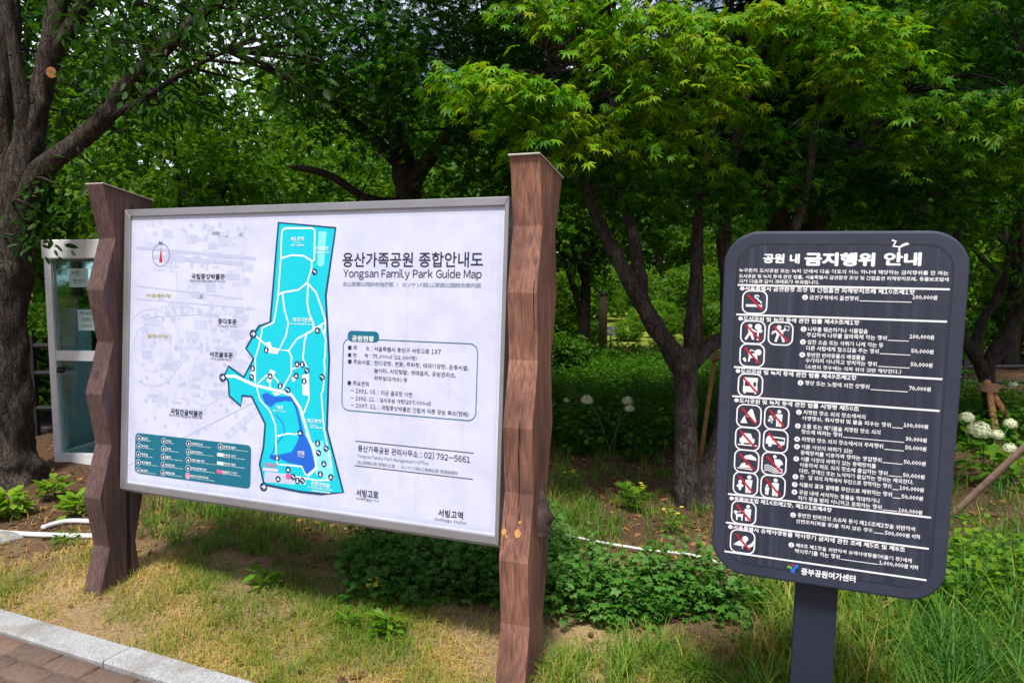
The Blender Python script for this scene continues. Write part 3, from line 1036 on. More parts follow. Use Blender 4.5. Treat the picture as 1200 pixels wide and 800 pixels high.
tx.poly([(c[0] - .010, c[1] - .035), (c[0] + .010, c[1] - .035), (c[0], c[1] + .042)], 'red', 4)
T('N', 186.7, 286.6, 190.2, 4, 'navy', .03)
tx.build('lettering', panel)

lg = Print(BP, ['teal', 'navy', 'print_white', 'pink', 'red'])
l0, l1 = B_(158, 553.5), B_(295, 522)
l2 = B_(293, 573)
lv0, lv1 = (l0[1] + l2[1]) / 2, (B_(160, 506.5)[1] + l1[1]) / 2
lg.poly(rrect(l0[0], lv0, (l1[0] + l2[0]) / 2, lv1, .022, 5), 'teal', 3)
LX = lambda x, y: (150 + x / 8, 495 + y / 8)
cols = [(105, [(145, '출입구', 'Entrance'), (218, '주차장', 'Parking Lot'), (295, '화장실', 'Toilet'), (370, '지하철역', 'Subway Station'), (445, '음수대', 'Drinking Water')], (130, 125, 120)),
        (337, [(172, '다리', 'Bridge'), (245, '정자', 'Pavilion'), (320, '쉼터', 'Rest Area'), (395, '전망공원', 'View Point Park'), (468, '매점시설', 'Snack Facility')], (362,)),
        (570, [(195, '안내데스크', 'Information Desk'), (272, '관리사무소', 'Management Office'), (348, '어린이놀이터', "Children's Playground"), (425, '장애인주차구역', 'Disabled Parking'), (498, '여성우선주차구역', "Women's Parking")], (595,)),
        (868, [(225, '무장애 쉼터', 'Barrier-Free Rest Area'), (302, '무장애 구간', 'Barrier-Free Section'), (382, '무장애 경로', 'Barrier-Free Route'), (460, '맨발걷기 구간', 'Barefoot Section')], (895,))]
wk = [(60, 110), (75, 145), (75, 105), (95, 165), (80, 145)]
for ci, (cx, rows, tx0) in enumerate(cols):
    for ri, (cy, ko_, en) in enumerate(rows):
        c = B_(*LX(cx - ri * (2 if ci == 0 else 2), cy))
        if ci == 3 and ri > 0: lg.poly([(c[0] - .018, c[1] - .007), (c[0] + .018, c[1] - .007), (c[0] + .018, c[1] + .009), (c[0] - .018, c[1] + .009)], 'print_white' if ri < 3 else 'pink', 4)
        else:
            lg.disc(c, .0155, 'print_white', 3.6); lg.disc(c, .0135, 'pink' if (ci == 2 and ri == 4) else 'navy', 4)
            lg.poly([(c[0] - .006, c[1] - .006), (c[0] + .006, c[1] - .006), (c[0] + .002, c[1] + .008)], 'print_white', 5)
        x0 = cx + 26 - ri * 2
        w1 = {0: (58, 62, 58, 90, 62), 1: (42, 42, 42, 80, 82), 2: (105, 105, 125, 145, 165), 3: (115, 120, 120, 135)}[ci][ri]
        w2 = {0: (85, 118, 105, 165, 145), 1: (70, 115, 150, 160, 155), 2: (180, 208, 228, 225, 225), 3: (235, 205, 205, 170)}[ci][ri]
        lg.ptext(ko_, *LX(x0, cy + 10), LX(x0 + w1, 0)[0], 2.9, 'print_white', 5, .02, 1)
        lg.ptext(en, *LX(x0, cy + 22), LX(x0 + w2, 0)[0], 1.35, 'print_white', 5, .02, 1)
lg.build('legend_panel', panel)

# ------------------------------------------------------------------ the dark rule sign
SP = Plane((.6524, 2.335, .6479), -.3607, -.0098, -.0188)
SW, SHH = .6701, 1.1
sign = thing('rules_sign', (*SP.W(SW / 2, 0)[:2], 0), 'charcoal board with rounded corners listing park prohibitions and fines on a single flat post', 'sign')


def slab(poly_uv, n0, n1):
    m = MB(); m.prism([SP.W(u, v, n0) for u, v in poly_uv], SP.n * (n1 - n0)); return m


outer = rrect(0, 0, SW, SHH, .105, 10)
mb = slab(outer, 0, .05)
sb = mb.build('sign_board', M['charcoal_edge'], sign)
bv = sb.modifiers.new('edge', 'BEVEL'); bv.width = .008; bv.segments = 3; bv.limit_method = 'ANGLE'
inn = rrect(.040, .040, SW - .040, SHH - .040, .072, 10)
q = Print(SP, ['charcoal', 'groove'])
q.poly(inn, 'charcoal', .7)
q.stroke(inn, .0045, 'groove', 1.6, True)
face = q.build('routed_face', sign)
mb = MB()
pc = SP.uv(959, 690, .02)[0]
mb.box(SP.W(pc - .068, -SP.o[2] - .1, .018), SP.d * .128, SP.v * (SP.o[2] + .35), SP.n * .030)
pst = mb.build('post', M['charcoal_post'], sign)
# post stands behind the board's face; push it back out of the slab
for v_ in pst.data.vertices: v_.co += Vector(SP.n * .034)
bv = pst.modifiers.new('edge', 'BEVEL'); bv.width = .006; bv.segments = 2
for vv in (.06, .26):
    for du in (-.035, .03):
        m_ = MB(); m_.tube([SP.W(pc + du, vv, .08), SP.W(pc + du, vv, .09)], .012, 10); m_.build('bolt', M['metal'], pst)

S_ = lambda x, y: SP.uv(x, y)
ls = Print(SP, ['sign_white', 'red', 'green', 'blue', 'charcoal'])
def ST(t, xl, yb, xr, h, bold=.022, res=1): ls.ptext(t, xl, yb, xr, h, 'sign_white', 3, bold, res)
ST('공원 내', 894, 308.5, 936.9, 11.5, .045, 3); ST('금지행위', 942.3, 311.5, 1025, 16, .055, 3); ST('안내', 1035, 311.3, 1079.4, 16, .045, 3)
cB = lambda x, y: S_(980 + x / 8, 280 + y / 8)
ls.stroke([cB(522, 12), cB(558, 20), cB(535, 68), cB(590, 74), cB(590, 118)], .0055, 'sign_white', 3)
ls.poly([cB(*p) for p in ((585, 72), (625, 45), (665, 32), (688, 50), (640, 66), (600, 84))][::-1], 'sign_white', 3.4)
ST('누구든지 도시공원 또는 녹지 안에서 다음 각호의 어느 하나에 해당하는 금지행위를 한 자는', 866, 319, 1111.3, 4.8)
ST('도시공원 및 녹지 등에 관한 법률, 서울특별시 금연환경 조성 및 간접흡연 피해방지조례, 동물보호법에', 866, 325.8, 1111.5, 4.8)
ST('의거 다음과 같이 과태료가 부과됩니다.', 866, 331.5, 960, 4.7)
for x0, y0, x1 in ((864.5, 333.8, 1111.8), (862.8, 368.3, 1108.7), (860, 429.8, 1103.8), (858, 463.8, 1100.7), (853.2, 578.3, 1091.5), (850.7, 611.7, 1089), (849, 645.4, 1086.5)):
    a = S_(x0, y0); ls.stroke([(a[0], a[1]), (S_(x1, y0 + (x1 - x0) * .09)[0], a[1])], .0056, 'sign_white', 2)
for t, xl, yb, xr in (('●서울특별시 금연환경 조성 및 간접흡연 피해방지조례 제10조제1항', 867, 340.6, 1072), ('●도시공원 및 녹지 등에 관한 법률 제49조제1항', 865.2, 375.8, 1007), ('●도시공원 및 녹지 등에 관한 법률 제49조제2항', 862, 437, 1003.7),
                      ('●도시공원 및 녹지 등에 관한 법률 시행령 제50조', 860.3, 471.2, 1006.6), ('●동물보호법 제16조제2항, 제101조제4항', 854.8, 586, 974.6), ('●서울특별시 유해야생동물 먹이주기 금지에 관한 조례 제5조 및 제8조', 853.2, 619.2, 1060.4)):
    ST(t, xl, yb, xr, 5.7, .03)
items = [('❶ 금연구역에서 흡연행위', 940.3, 351, 1005.6, '100,000원', 1068.8, 352.9, 1098),
         ('❶ 나무를 훼손하거나 이물질을', 938.6, 388.2, 1016.8), ('주입하여 나무를 말라죽게 하는 행위', 945.3, 394.8, 1039, '100,000원', 1065.5, 398.9, 1094.3),
         ('❷ 심한 소음 또는 악취가 나게 하는 등', 937.8, 403.2, 1035), ('다른 사람에게 혐오감을 주는 행위', 944.6, 410.3, 1029.5, '50,000원', 1067.4, 415.8, 1093.7),
         ('❸ 동반한 반려동물의 배설물을', 937, 418.2, 1013.7), ('수거하지 아니하고 방치하는 행위', 943.8, 424.8, 1027.2, '50,000원', 1066.7, 431.5, 1092.5), ('(소변의 경우에는 의자 위의 것만 해당한다.)', 943.5, 431.9, 1056),
         ('❶ 행상 또는 노점에 의한 상행위', 935, 451, 1018.5, '70,000원', 1064.7, 459.3, 1090.5),
         ('❶ 지정된 장소 외의 장소에서의', 933.1, 485.4, 1013.9), ('야영행위, 취사행위 및 불을 피우는 행위', 939.8, 492.4, 1043.8, '100,000원', 1058.5, 502.4, 1087.4),
         ('❷ 오물 또는 폐기물을 지정된 장소 외의', 931.9, 501.5, 1031.4), ('장소에 버리는 행위', 938.9, 508, 986.5, '30,000원', 1060.8, 518.5, 1085.8),
         ('❸ 지정된 장소 외의 장소에서의 주차행위', 931, 516.9, 1034.6, '50,000원', 1060.3, 528.6, 1085.3),
         ('❹ 이륜 이상의 바퀴가 있는', 930.8, 525.6, 999.2), ('동력장치를 이용하여 행하는 영업행위', 938, 532.6, 1032.8, '50,000원', 1058.7, 545.6, 1084.4),
         ('❺ 이륜 이상의 바퀴가 있는 동력장치를', 930, 540, 1026.3), ('이용하여 차도 외의 장소에 출입하는 행위', 937, 546.8, 1039.8, '50,000원', 1057.8, 561, 1083.2),
         ('다만, 장애인 또는 노약자가 출입하는 행위는 제외한다.', 936.6, 553.8, 1070.4), ('❻ 전·답 외의 지역에서 무단으로 경작하는 행위', 929, 560.8, 1044.2, '100,000원', 1053.8, 575.8, 1082.3),
         ('❼ 식물의 꽃과 열매를 무단으로 채취하는 행위', 928.2, 570, 1045, '50,000원', 1056, 586, 1081.3), ('❽ 공원 내에 서식하는 동물을 학대하거나', 927.9, 578.8, 1031),
         ('허가 등을 받지 아니하고 포획하는 행위', 934.9, 585.6, 1032.8, '100,000원', 1052.4, 602, 1080.4),
         ('❶ 동반한 반려견의 소유자 등이 제16조제2항을 위반하여', 926.3, 605.6, 1072), ('안전조치(목줄 등)를 하지 않은 경우', 932.8, 612.4, 1022.6, '500,000원 이하', 1036.5, 628.5, 1078.2),
         ('❶ 제8조 제1항을 위반하여 유해야생동물(비둘기 등)에게', 924.2, 640.7, 1068.2), ('먹이주기를 하는 행위', 931.4, 647.5, 983.8, '1,000,000원 이하', 1029.8, 663.2, 1076)]
for it in items:
    t_, x0_ = it[0], it[1]
    if t_[0] in '❶❷❸❹❺❻❼❽':
        cc = S_(x0_ + 3.1, it[2] - 2.7)
        ls.disc(cc, .0082, 'sign_white', 3, 14)
        w_ = .0026
        ls.text(str('❶❷❸❹❺❻❼❽'.index(t_[0]) + 1), cc[0] - w_, cc[1] - .0047, cc[0] + w_, .0094, 'charcoal', 4, .02, 1)
        t_, x0_ = t_[2:], x0_ + 8.2
    ST(t_, x0_, it[2], it[3], 5.5, .02)
    if len(it) > 4:
        ST(it[4], it[5], it[6] - 1.9, it[7], 5.6, .034)
        a = S_(it[1], it[2])[1]; 
        y = it[2] + (it[3] - it[1]) * .1
        e0 = S_(it[3] + 1.5, y)[0]; e1 = S_(it[5] - 1, y + 2)[0]
        ls.stroke([(e0, a + .001), (e1, a + .001)], .0022, 'sign_white', 2.5)
ST('중부공원여가센터', 938.5, 672.8, 1002.2, 8.4, .035, 2)
G_ = lambda x, y: S_(845 + x / 4.898, 575 + y / 4.898)
ls.poly([G_(*p) for p in ((378, 440), (385, 425), (400, 430), (410, 440), (400, 446), (390, 440))][::-1], 'green', 3)
ls.disc(G_(411, 424), .0052, 'red', 3.4, 10)
ls.poly([G_(*p) for p in ((402, 468), (398, 448), (412, 446), (428, 420), (444, 422), (442, 440), (424, 448), (420, 470))][::-1], 'blue', 3.2)
ls.build('lettering', face)

def picto(px, py, kind):
    pg = Print(SP, ['sign_white', 'red', 'charcoal'])
    c = S_(px, py)
    hw = abs(S_(px + 14.2, py)[0] - c[0]); hh = abs(S_(px, py - 13.2)[1] - c[1])
    X = lambda a, b: (c[0] + a * hw, c[1] + b * hh)
    pg.stroke(rrect(c[0] - hw, c[1] - hh, c[0] + hw, c[1] + hh, hw * .55, 6), .0042, 'sign_white', 2, True)
    def P(*pts): pg.poly([X(*p) for p in pts], 'sign_white', 2.5 + .02 * rng.uniform())
    def D(x, y, r): pg.disc(X(x, y), r * hw, 'sign_white', 2.6, 12)
    def L(w, *pts): pg.stroke([X(*p) for p in pts], w * hw, 'sign_white', 2.7)
    def man(x, y=0, s=1.0, lean=0.0):
        D(x + lean * .5, y + .58 * s, .17 * s)
        P((x - .26 * s, y - .2 * s), (x + .26 * s, y - .2 * s), (x + .28 * s + lean * .3, y + .36 * s), (x - .28 * s + lean * .3, y + .36 * s))
        P((x - .22 * s, y - .75 * s), (x - .02 * s, y - .75 * s), (x + .0 * s, y - .18 * s), (x - .22 * s, y - .18 * s))
        P((x + .03 * s, y - .75 * s), (x + .22 * s, y - .75 * s), (x + .24 * s, y - .18 * s), (x + .02 * s, y - .18 * s))
    if kind == 'smoke':
        P((-.72, -.42), (.45, -.42), (.45, -.2), (-.72, -.2)); P((.5, -.42), (.62, -.42), (.62, -.2), (.5, -.2))
        L(.12, (.55, -.1), (.5, .08), (.3, .16), (.25, .32), (.05, .4), (.0, .55), (.2, .62), (.35, .5))
    elif kind == 'tree':
        D(-.25, .55, .18); P((-.45, .32), (-.05, .35), (.05, -.1), (-.3, -.1)); L(.2, (-.25, -.05), (-.6, -.65)); L(.2, (-.15, -.05), (.05, -.65)); L(.14, (-.1, .25), (.3, .05))
        P((.35, -.7), (.5, -.7), (.48, .7), (.36, .7)); D(.42, .5, .28); D(.62, .15, .16)
    elif kind == 'noise':
        D(-.15, .55, .2); P((-.45, .3), (.25, .35), (.2, -.15), (-.3, -.15)); L(.2, (-.2, -.1), (-.4, -.75)); L(.2, (.1, -.1), (.3, -.75)); L(.18, (-.4, .22), (-.75, -.05), (-.6, .2)); L(.16, (.2, .2), (.4, .45)); L(.07, (.3, .35), (.35, .7), (.7, .65), (.65, .3), (.3, .35))
    elif kind == 'dog':
        P((-.3, .1), (.35, .25), (.45, -.15), (-.2, -.25)); D(.5, .3, .27); L(.15, (-.2, -.1), (-.25, -.55)); L(.15, (.35, -.1), (.45, -.6)); L(.1, (-.3, .1), (-.1, .5), (.25, .35)); D(-.62, -.35, .14); D(-.55, -.5, .1)
    elif kind == 'stall':
        P((-.6, .68), (.6, .68), (.6, .3), (-.6, .3)); P((-.6, -.1), (.6, -.1), (.6, -.62), (-.6, -.62)); L(.1, (-.52, .3), (-.52, -.1)); L(.1, (.52, .3), (.52, -.1)); D(.1, .18, .16); P((-.1, -.1), (.3, -.1), (.25, .05), (-.05, .05)); L(.16, (-.45, -.6), (-.45, -.75)); L(.16, (.45, -.6), (.45, -.75))
    elif kind == 'tent':
        P((.15, .68), (.55, -.5), (.35, -.5), (.1, -.1), (-.1, -.1), (-.25, .1)); P((.15, .68), (.3, .6), (.65, -.45), (.5, -.5)); P((-.7, -.65), (-.1, -.65), (-.25, -.3), (-.35, .05), (-.5, -.2))
    elif kind == 'litter':
        man(.2, 0, 1.0); D(-.5, .05, .14); D(-.35, -.15, .1); D(-.6, -.25, .12); D(-.4, -.4, .08); L(.14, (.0, .2), (-.25, .1))
    elif kind == 'car':
        P((-.65, -.35), (.55, -.35), (.6, .0), (.4, .1), (.25, .5), (-.3, .5), (-.5, .12), (-.65, .0)); L(.1, (-.8, -.55), (.8, -.55)); D(-.4, -.4, .12); D(.35, -.4, .12)
    elif kind == 'bus':
        P((-.8, -.3), (.75, -.3), (.78, .35), (-.65, .42), (-.8, .1)); D(-.45, -.4, .15); D(.4, -.4, .15); pg.poly([X(-.3, .05), X(.7, .0), X(.7, .22), X(-.3, .28)], 'charcoal', 2.9)
    elif kind == 'pollute':
        P((-.1, .55), (.35, .65), (.75, .4), (.8, .15), (-.35, .25)); P((-.6, -.55), (.5, -.55), (.3, -.25), (.0, -.35), (-.15, -.1), (-.4, -.2)); L(.08, (-.75, -.62), (.5, -.68))
    elif kind == 'swim':
        D(.05, .66, .15); P((.0, .45), (.5, .45), (.65, .05), (.4, -.4), (.15, -.35)); L(.13, (.55, .35), (.72, .0))
        for k in range(4): L(.07, (-.8, -.2 - k * .16), (-.5, -.12 - k * .16), (-.2, -.22 - k * .16), (.1, -.42 - k * .12), (.4, -.36 - k * .13), (.75, -.42 - k * .1))
    elif kind == 'flower':
        man(.25, 0, 1.05, .1); P((-.55, -.6), (-.35, -.6), (-.3, .0), (-.6, .0)); D(-.45, .15, .15); D(-.6, -.25, .13); D(-.28, -.2, .12)
    elif kind == 'child':
        man(.2, 0, 1.05); man(-.48, -.28, .62)
    elif kind == 'leash':
        man(.35, .05, .95); P((-.7, -.15), (-.05, -.1), (-.05, -.4), (-.6, -.4)); D(-.68, .0, .14); L(.12, (-.55, -.35), (-.55, -.7)); L(.12, (-.12, -.35), (-.12, -.7)); L(.06, (-.6, .02), (.15, .2))
    else:
        P((-.75, -.35), (-.2, -.4), (.3, -.35), (.3, .1), (-.1, .15), (-.5, -.1)); D(.22, .28, .26); P((.4, -.3), (.55, -.5), (.9, -.25), (.95, .3), (.75, -.05)); L(.08, (.0, -.4), (.05, -.62))
    pg.stroke([X(-.62, .66), X(.62, -.66)], hw * .17, 'red', 3.6)
    pg.build('pictogram', face)


for px, py, k in ((884.4, 354, 'smoke'), (882.3, 389.3, 'tree'), (914.7, 390.8, 'noise'), (881.3, 416.3, 'dog'), (879.3, 451.2, 'stall'), (877.6, 487.3, 'tent'), (910.1, 489.6, 'litter'), (876, 514, 'car'), (908.8, 516.5, 'bus'),
                  (874.9, 540.4, 'pollute'), (906.9, 543.3, 'swim'), (873.6, 566.4, 'flower'), (905.7, 570.2, 'child'), (871.5, 600.5, 'leash'), (870.1, 634.2, 'pigeon')):
    picto(px, py, k)

# ------------------------------------------------------------------ glass booth with the prepayment machine
bo = gnd(57, 541); BD = 6.25
A = at(64, 541, BD); A[2] = 0.0
ba = -.16
bd = np.array([math.cos(ba), math.sin(ba), 0]); bn = np.array([-math.sin(ba), math.cos(ba), 0]); bz = np.array([0, 0, 1.0])
BHH = at(55, 281, BD)[2]
BWD, BDP = .92, .95
booth = thing('glass_booth', A + bd * BWD / 2 + bn * BDP / 2 - np.array([0, 0, A[2]]), 'narrow white framed glass booth beside the big left trunk', 'booth')
booth.location.z = 0; ORG[booth.name] = np.array([booth.location.x, booth.location.y, 0])
def bq(u, n, z): return A + bd * u + bn * n + bz * z
fw = .062
mb = MB()
for u, n in ((0, 0), (BWD - fw, 0), (0, BDP - fw), (BWD - fw, BDP - fw)): mb.box(bq(u, n, 0), bd * fw, bn * fw, bz * (BHH - .16))
for z, h in ((.0, .10),):
    for n in (0.004, BDP - fw + .004): mb.box(bq(fw, n, z), bd * (BWD - 2 * fw), bn * (fw - .008), bz * h)
    for u in (.004, BWD - fw + .004): mb.box(bq(u, fw, z), bd * (fw - .008), bn * (BDP - 2 * fw), bz * h)
mb.build('frame', M['alu'], booth)
mb = MB(); mb.box(bq(-.012, -.012, BHH - .16), bd * (BWD + .024), bn * (BDP + .024), bz * .16)
rf = mb.build('roof', M['alu'], booth); bv = rf.modifiers.new('edge', 'BEVEL'); bv.width = .01; bv.segments = 2
zr = at(60, 418, BD)[2]
mb = MB(); mb.box(bq(fw, .006, zr - .03), bd * (BWD - 2 * fw), bn * .05, bz * .085); mb.build('mid_rail', M['alu'], booth)
def pane(a, b, z0, z1, th):
    m = MB(); m.box(a + bz * z0, b - a, th, bz * (z1 - z0)); return m.build('glass_pane', M['glass'], booth)
pane(bq(fw, .026, 0), bq(BWD - fw, .026, 0), zr + .056, BHH - .161, bn * .008)
pane(bq(fw, .026, 0), bq(BWD - fw, .026, 0), .101, zr - .031, bn * .008)
pane(bq(.026, fw, 0), bq(.026, BDP - fw, 0), .101, BHH - .161, bd * .008)
pane(bq(BWD - .034, fw, 0), bq(BWD - .034, BDP - fw, 0), .101, BHH - .161, bd * .008)
pane(bq(fw, BDP - .034, 0), bq(BWD - fw, BDP - .034, 0), .101, BHH - .161, bn * .008)
mb = MB(); mb.tube([bq(.11, -.035, zr - .11), bq(.17, -.035, zr - .11)], .014, 8); mb.box(bq(.09, -.02, zr - .135), bd * .035, bn * .046, bz * .05); mb.build('handle', M['steel_dark'], booth)
BPl = Plane(bq(0, .018, 0), ba, 0, 0)
for px0, py1, px1, py0, lines in ((81.5, 314.5, 103, 336.5, ('사전', '정산기')), (92, 363, 110, 387, ('주차 요금', '사전정산', '이용안내'))):
    a, b = BPl.uv(px0, py0), BPl.uv(px1, py1)
    q = Print(BPl, ['paper', 'ink'])
    q.poly([(a[0], a[1]), (b[0], a[1]), (b[0], b[1]), (a[0], b[1])], 'paper', 1)
    n = len(lines); H = (b[1] - a[1]); Wd = b[0] - a[0]
    for i, t in enumerate(lines):
        y = b[1] - H * (i + .82) / (n + .25)
        w = Wd * (.42 if (n == 2 and i == 0) else .7)
        q.text(t, a[0] + Wd * (.12 if i == 0 else .22), y, a[0] + Wd * .12 + w, H * .5 / n, 'ink', 2.5, .01, 1)
    q.build('notice', booth)
# machine inside stands on the booth's floor: a thing of its own
kk = thing('payment_kiosk', bq(.46, .55, 0), 'dark grey payment machine standing inside the glass booth', 'kiosk')
mb = MB()
mb.prism([bq(.26, .40, 0), bq(.26, .40, 1.0), bq(.26, .47, 1.32), bq(.26, .75, 1.32), bq(.26, .75, 0)], bd * .42)
mb.build('body', plain('kiosk_paint', (.30, .40, .41), .5), kk)
mb = MB(); mb.box(bq(.32, .425, 1.04) , bd * .3, bn * .006 + bz * .0, bz * .22 + bn * .05); mb.build('screen', plain('dark_screen', (.02, .03, .035), .2), kk)

# ------------------------------------------------------------------ foliage templates
def tmpl_maple(lobes=7):
    angs = {7: (0, 38, -38, 78, -78, 122, -122), 5: (0, 45, -45, 92, -92)}[lobes]
    ln = {7: (1, .93, .93, .74, .74, .4, .4), 5: (1, .9, .9, .6, .6)}[lobes]
    V, F = [], []
    for a, l in zip(angs, ln):
        a = R(a); d = np.array([math.sin(a), math.cos(a)]); p = np.array([d[1], -d[0]])
        b = len(V)
        w = .088 + .02 * (l > .9)
        for q, z in ((d * -.04, 0.), (d * l * .42 + p * w, .03), (d * l, -.16 * l), (d * l * .42 - p * w, .03)): V.append((*q, z))
        F.append((b, b + 1, b + 2, b + 3))
    return np.array(V), np.array(F)


def tmpl_oval(w=.22, droop=.08):
    V = [(0, 0, 0), (w * .85, .32, .03), (w * .75, .68, .01), (0, 1, -droop), (-w * .75, .68, .01), (-w * .85, .32, .03)]
    return np.array(V), np.array([(0, 1, 2, 3), (0, 3, 4, 5)])


def tmpl_clump(n=5, seed=0):
    """a twig tip: n oval leaves fanned on one stalk (for trees far away)"""
    r = np.random.default_rng(seed); v0, f0 = tmpl_oval(.27)
    V, F = [], []
    for k in range(n):
        a = r.uniform(-1.5, 1.5); t = r.uniform(-.7, .4); s = r.uniform(.5, .75)
        Rz = np.array([[math.cos(a), -math.sin(a), 0], [math.sin(a), math.cos(a), 0], [0, 0, 1]])
        Rx = np.array([[1, 0, 0], [0, math.cos(t), -math.sin(t)], [0, math.sin(t), math.cos(t)]])
        Fq = f0 + len(V) * 0 + k * 6
        V.append((v0 * s) @ (Rz @ Rx).T + np.array([0, k / n * .5, 0])); F.append(Fq)
    return np.concatenate(V), np.concatenate(F)


def tmpl_lobed():
    """a broad leaf cut into five blunt lobes"""
    V, F = [], []
    for a, l, w in ((0, 1, .17), (48, .78, .15), (-48, .78, .15), (100, .5, .13), (-100, .5, .13)):
        a = R(a); d = np.array([math.sin(a), math.cos(a)]); p = np.array([d[1], -d[0]]); b = len(V)
        st_ = np.array([0, .30])
        for q, z in ((st_ - d * .1, 0.), (st_ + d * l * .42 + p * w, .02), (st_ + d * l * .7, -.10 * l), (st_ + d * l * .42 - p * w, .02)): V.append((*q, z))
        F.append((b, b + 1, b + 2, b + 3))
    return np.array(V), np.array(F)


T_LOBED = tmpl_lobed()
T_MAPLE, T_MAPLE5, T_OVAL, T_CLUMP = tmpl_maple(7), tmpl_maple(5), tmpl_oval(), tmpl_clump()


def unit(a): return a / (np.linalg.norm(a, axis=-1, keepdims=True) + 1e-9)


def foliage(P, tip, nrm, size, tint, tm, org_=np.zeros(3)):
    tv, tf = tm
    n = len(P)
    y = unit(tip); x = unit(np.cross(y, nrm)); z = np.cross(x, y)
    Rm = np.stack([x, y, z], 1)                                  # rows are axes
    V = np.einsum('vk,nkj->nvj', tv, Rm) * size[:, None, None] + (P - org_)[:, None, :]
    F = tf[None] + (np.arange(n) * len(tv))[:, None, None]
    return V.reshape(-1, 3), F.reshape(-1, tf.shape[1]), np.repeat(tint, len(tv))


def join(parts):
    off = 0; Vs, Fs, Ts = [], [], []
    for v, f, t in parts:
        Vs.append(v); Fs.append(f + off); Ts.append(t); off += len(v)
    return np.concatenate(Vs), np.concatenate(Fs), np.concatenate(Ts)


def sprays(C, rad, per, size, tint0, thick=.22, droop=.35, tilt=.75, gen=rng):
    """layered maple sprays: C (k,3) centres, flat drooping discs of leaves, tips outwards and down"""
    C = np.asarray(C, float); k = len(C)
    rad = np.broadcast_to(np.asarray(rad, float), (k,)); tint0 = np.broadcast_to(np.asarray(tint0, float), (k,))
    n = k * per
    ci = np.repeat(np.arange(k), per)
    a = gen.uniform(0, 2 * math.pi, n); rho = np.sqrt(gen.uniform(0, 1, n)) * (1 + .25 * np.sin(3 * a + ci))
    r = rad[ci]
    out = np.stack([np.cos(a), np.sin(a), np.zeros(n)], 1)
    tl = gen.normal(0, .18, (k, 2))[ci]
    P = C[ci] + out * (rho * r)[:, None]
    P[:, 2] += gen.normal(0, 1, n) * thick * r * .5 - droop * r * rho ** 2 + (tl * out[:, :2]).sum(1) * rho * r
    a2 = a + gen.normal(0, .7, n)
    tip = np.stack([np.cos(a2), np.sin(a2), -tilt + gen.normal(0, .35, n)], 1)
    nrm = np.stack([np.cos(a2) * .5, np.sin(a2) * .5, np.full(n, 1.)], 1) + gen.normal(0, .5, (n, 3))
    s = size * gen.uniform(.5, 1.25, n)
    t = np.clip(tint0[ci] + gen.normal(0, .17, n), 0, 1)
    return P, tip, nrm, s, t


def cloud(C, rad, per, size, tint0, gen=rng, flat=.75):
    C = np.asarray(C, float); k = len(C); n = k * per
    ci = np.repeat(np.arange(k), per)
    d = gen.normal(0, 1, (n, 3)); d = unit(d) * (gen.uniform(0, 1, n) ** .4)[:, None]
    r = np.broadcast_to(np.asarray(rad, float), (k,))[ci]
    P = C[ci] + d * r[:, None] * np.array([1, 1, flat])
    tip = unit(d) + gen.normal(0, .6, (n, 3)) + np.array([0, 0, -.35])
    nrm = gen.normal(0, .55, (n, 3)) + np.array([0, 0, 1.0]) + d * .6
    s = size * gen.uniform(.6, 1.2, n)
    t = np.clip(np.broadcast_to(np.asarray(tint0, float), (k,))[ci] + gen.normal(0, .16, n), 0, 1)
    return P, tip, nrm, s, t


def px_limb(pts):
    """[(px, py, depth, radius)...] -> points, radii"""
    return np.array([at(a, b, c) for a, b, c, _ in pts]), np.array([d for *_, d in pts])


def tree_from(name, base, limbs, leaf_parts, bark, leaf, label, cat='tree', group=None, seg=20, wob=.06):
    t = thing(name, base, label, cat, group)
    m = MB()
    for P, r in limbs:
        big = r.max() > .04
        P2, r2 = smooth_line(P, r, 10 if big else 3)
        m.tube(P2, r2, seg if big else 6, 0, wob, True, .19 if big else 0)
    m.build('trunk', bark, t, smooth=True)
    if leaf_parts:
        V, F, Ti = join(leaf_parts)
        link_mesh('crown', fast_mesh('crown', V, F, Ti, [leaf]), t)
    return t


def twigs(C, anchors, r0=.012, r1=.004, gen=rng):
    """thin branches from crown centres to the nearest limb point"""
    out = []
    for c in C:
        j = np.argmin(np.linalg.norm((anchors - c) * np.array([1, 1, 1.4]), axis=1))
        a = anchors[j]
        mid = (a + c) / 2 + gen.normal(0, .06, 3) + np.array([0, 0, .05 * np.linalg.norm(a - c)])
        out.append((np.array([a, mid, c]), np.array([r0, (r0 + r1) / 2, r1])))
    return out


def anchors_of(limbs):
    out = []
    for P, r in limbs:
        p, _ = smooth_line(P, r, 6)
        out.append(p[len(p) // 3:])
    return np.concatenate(out)


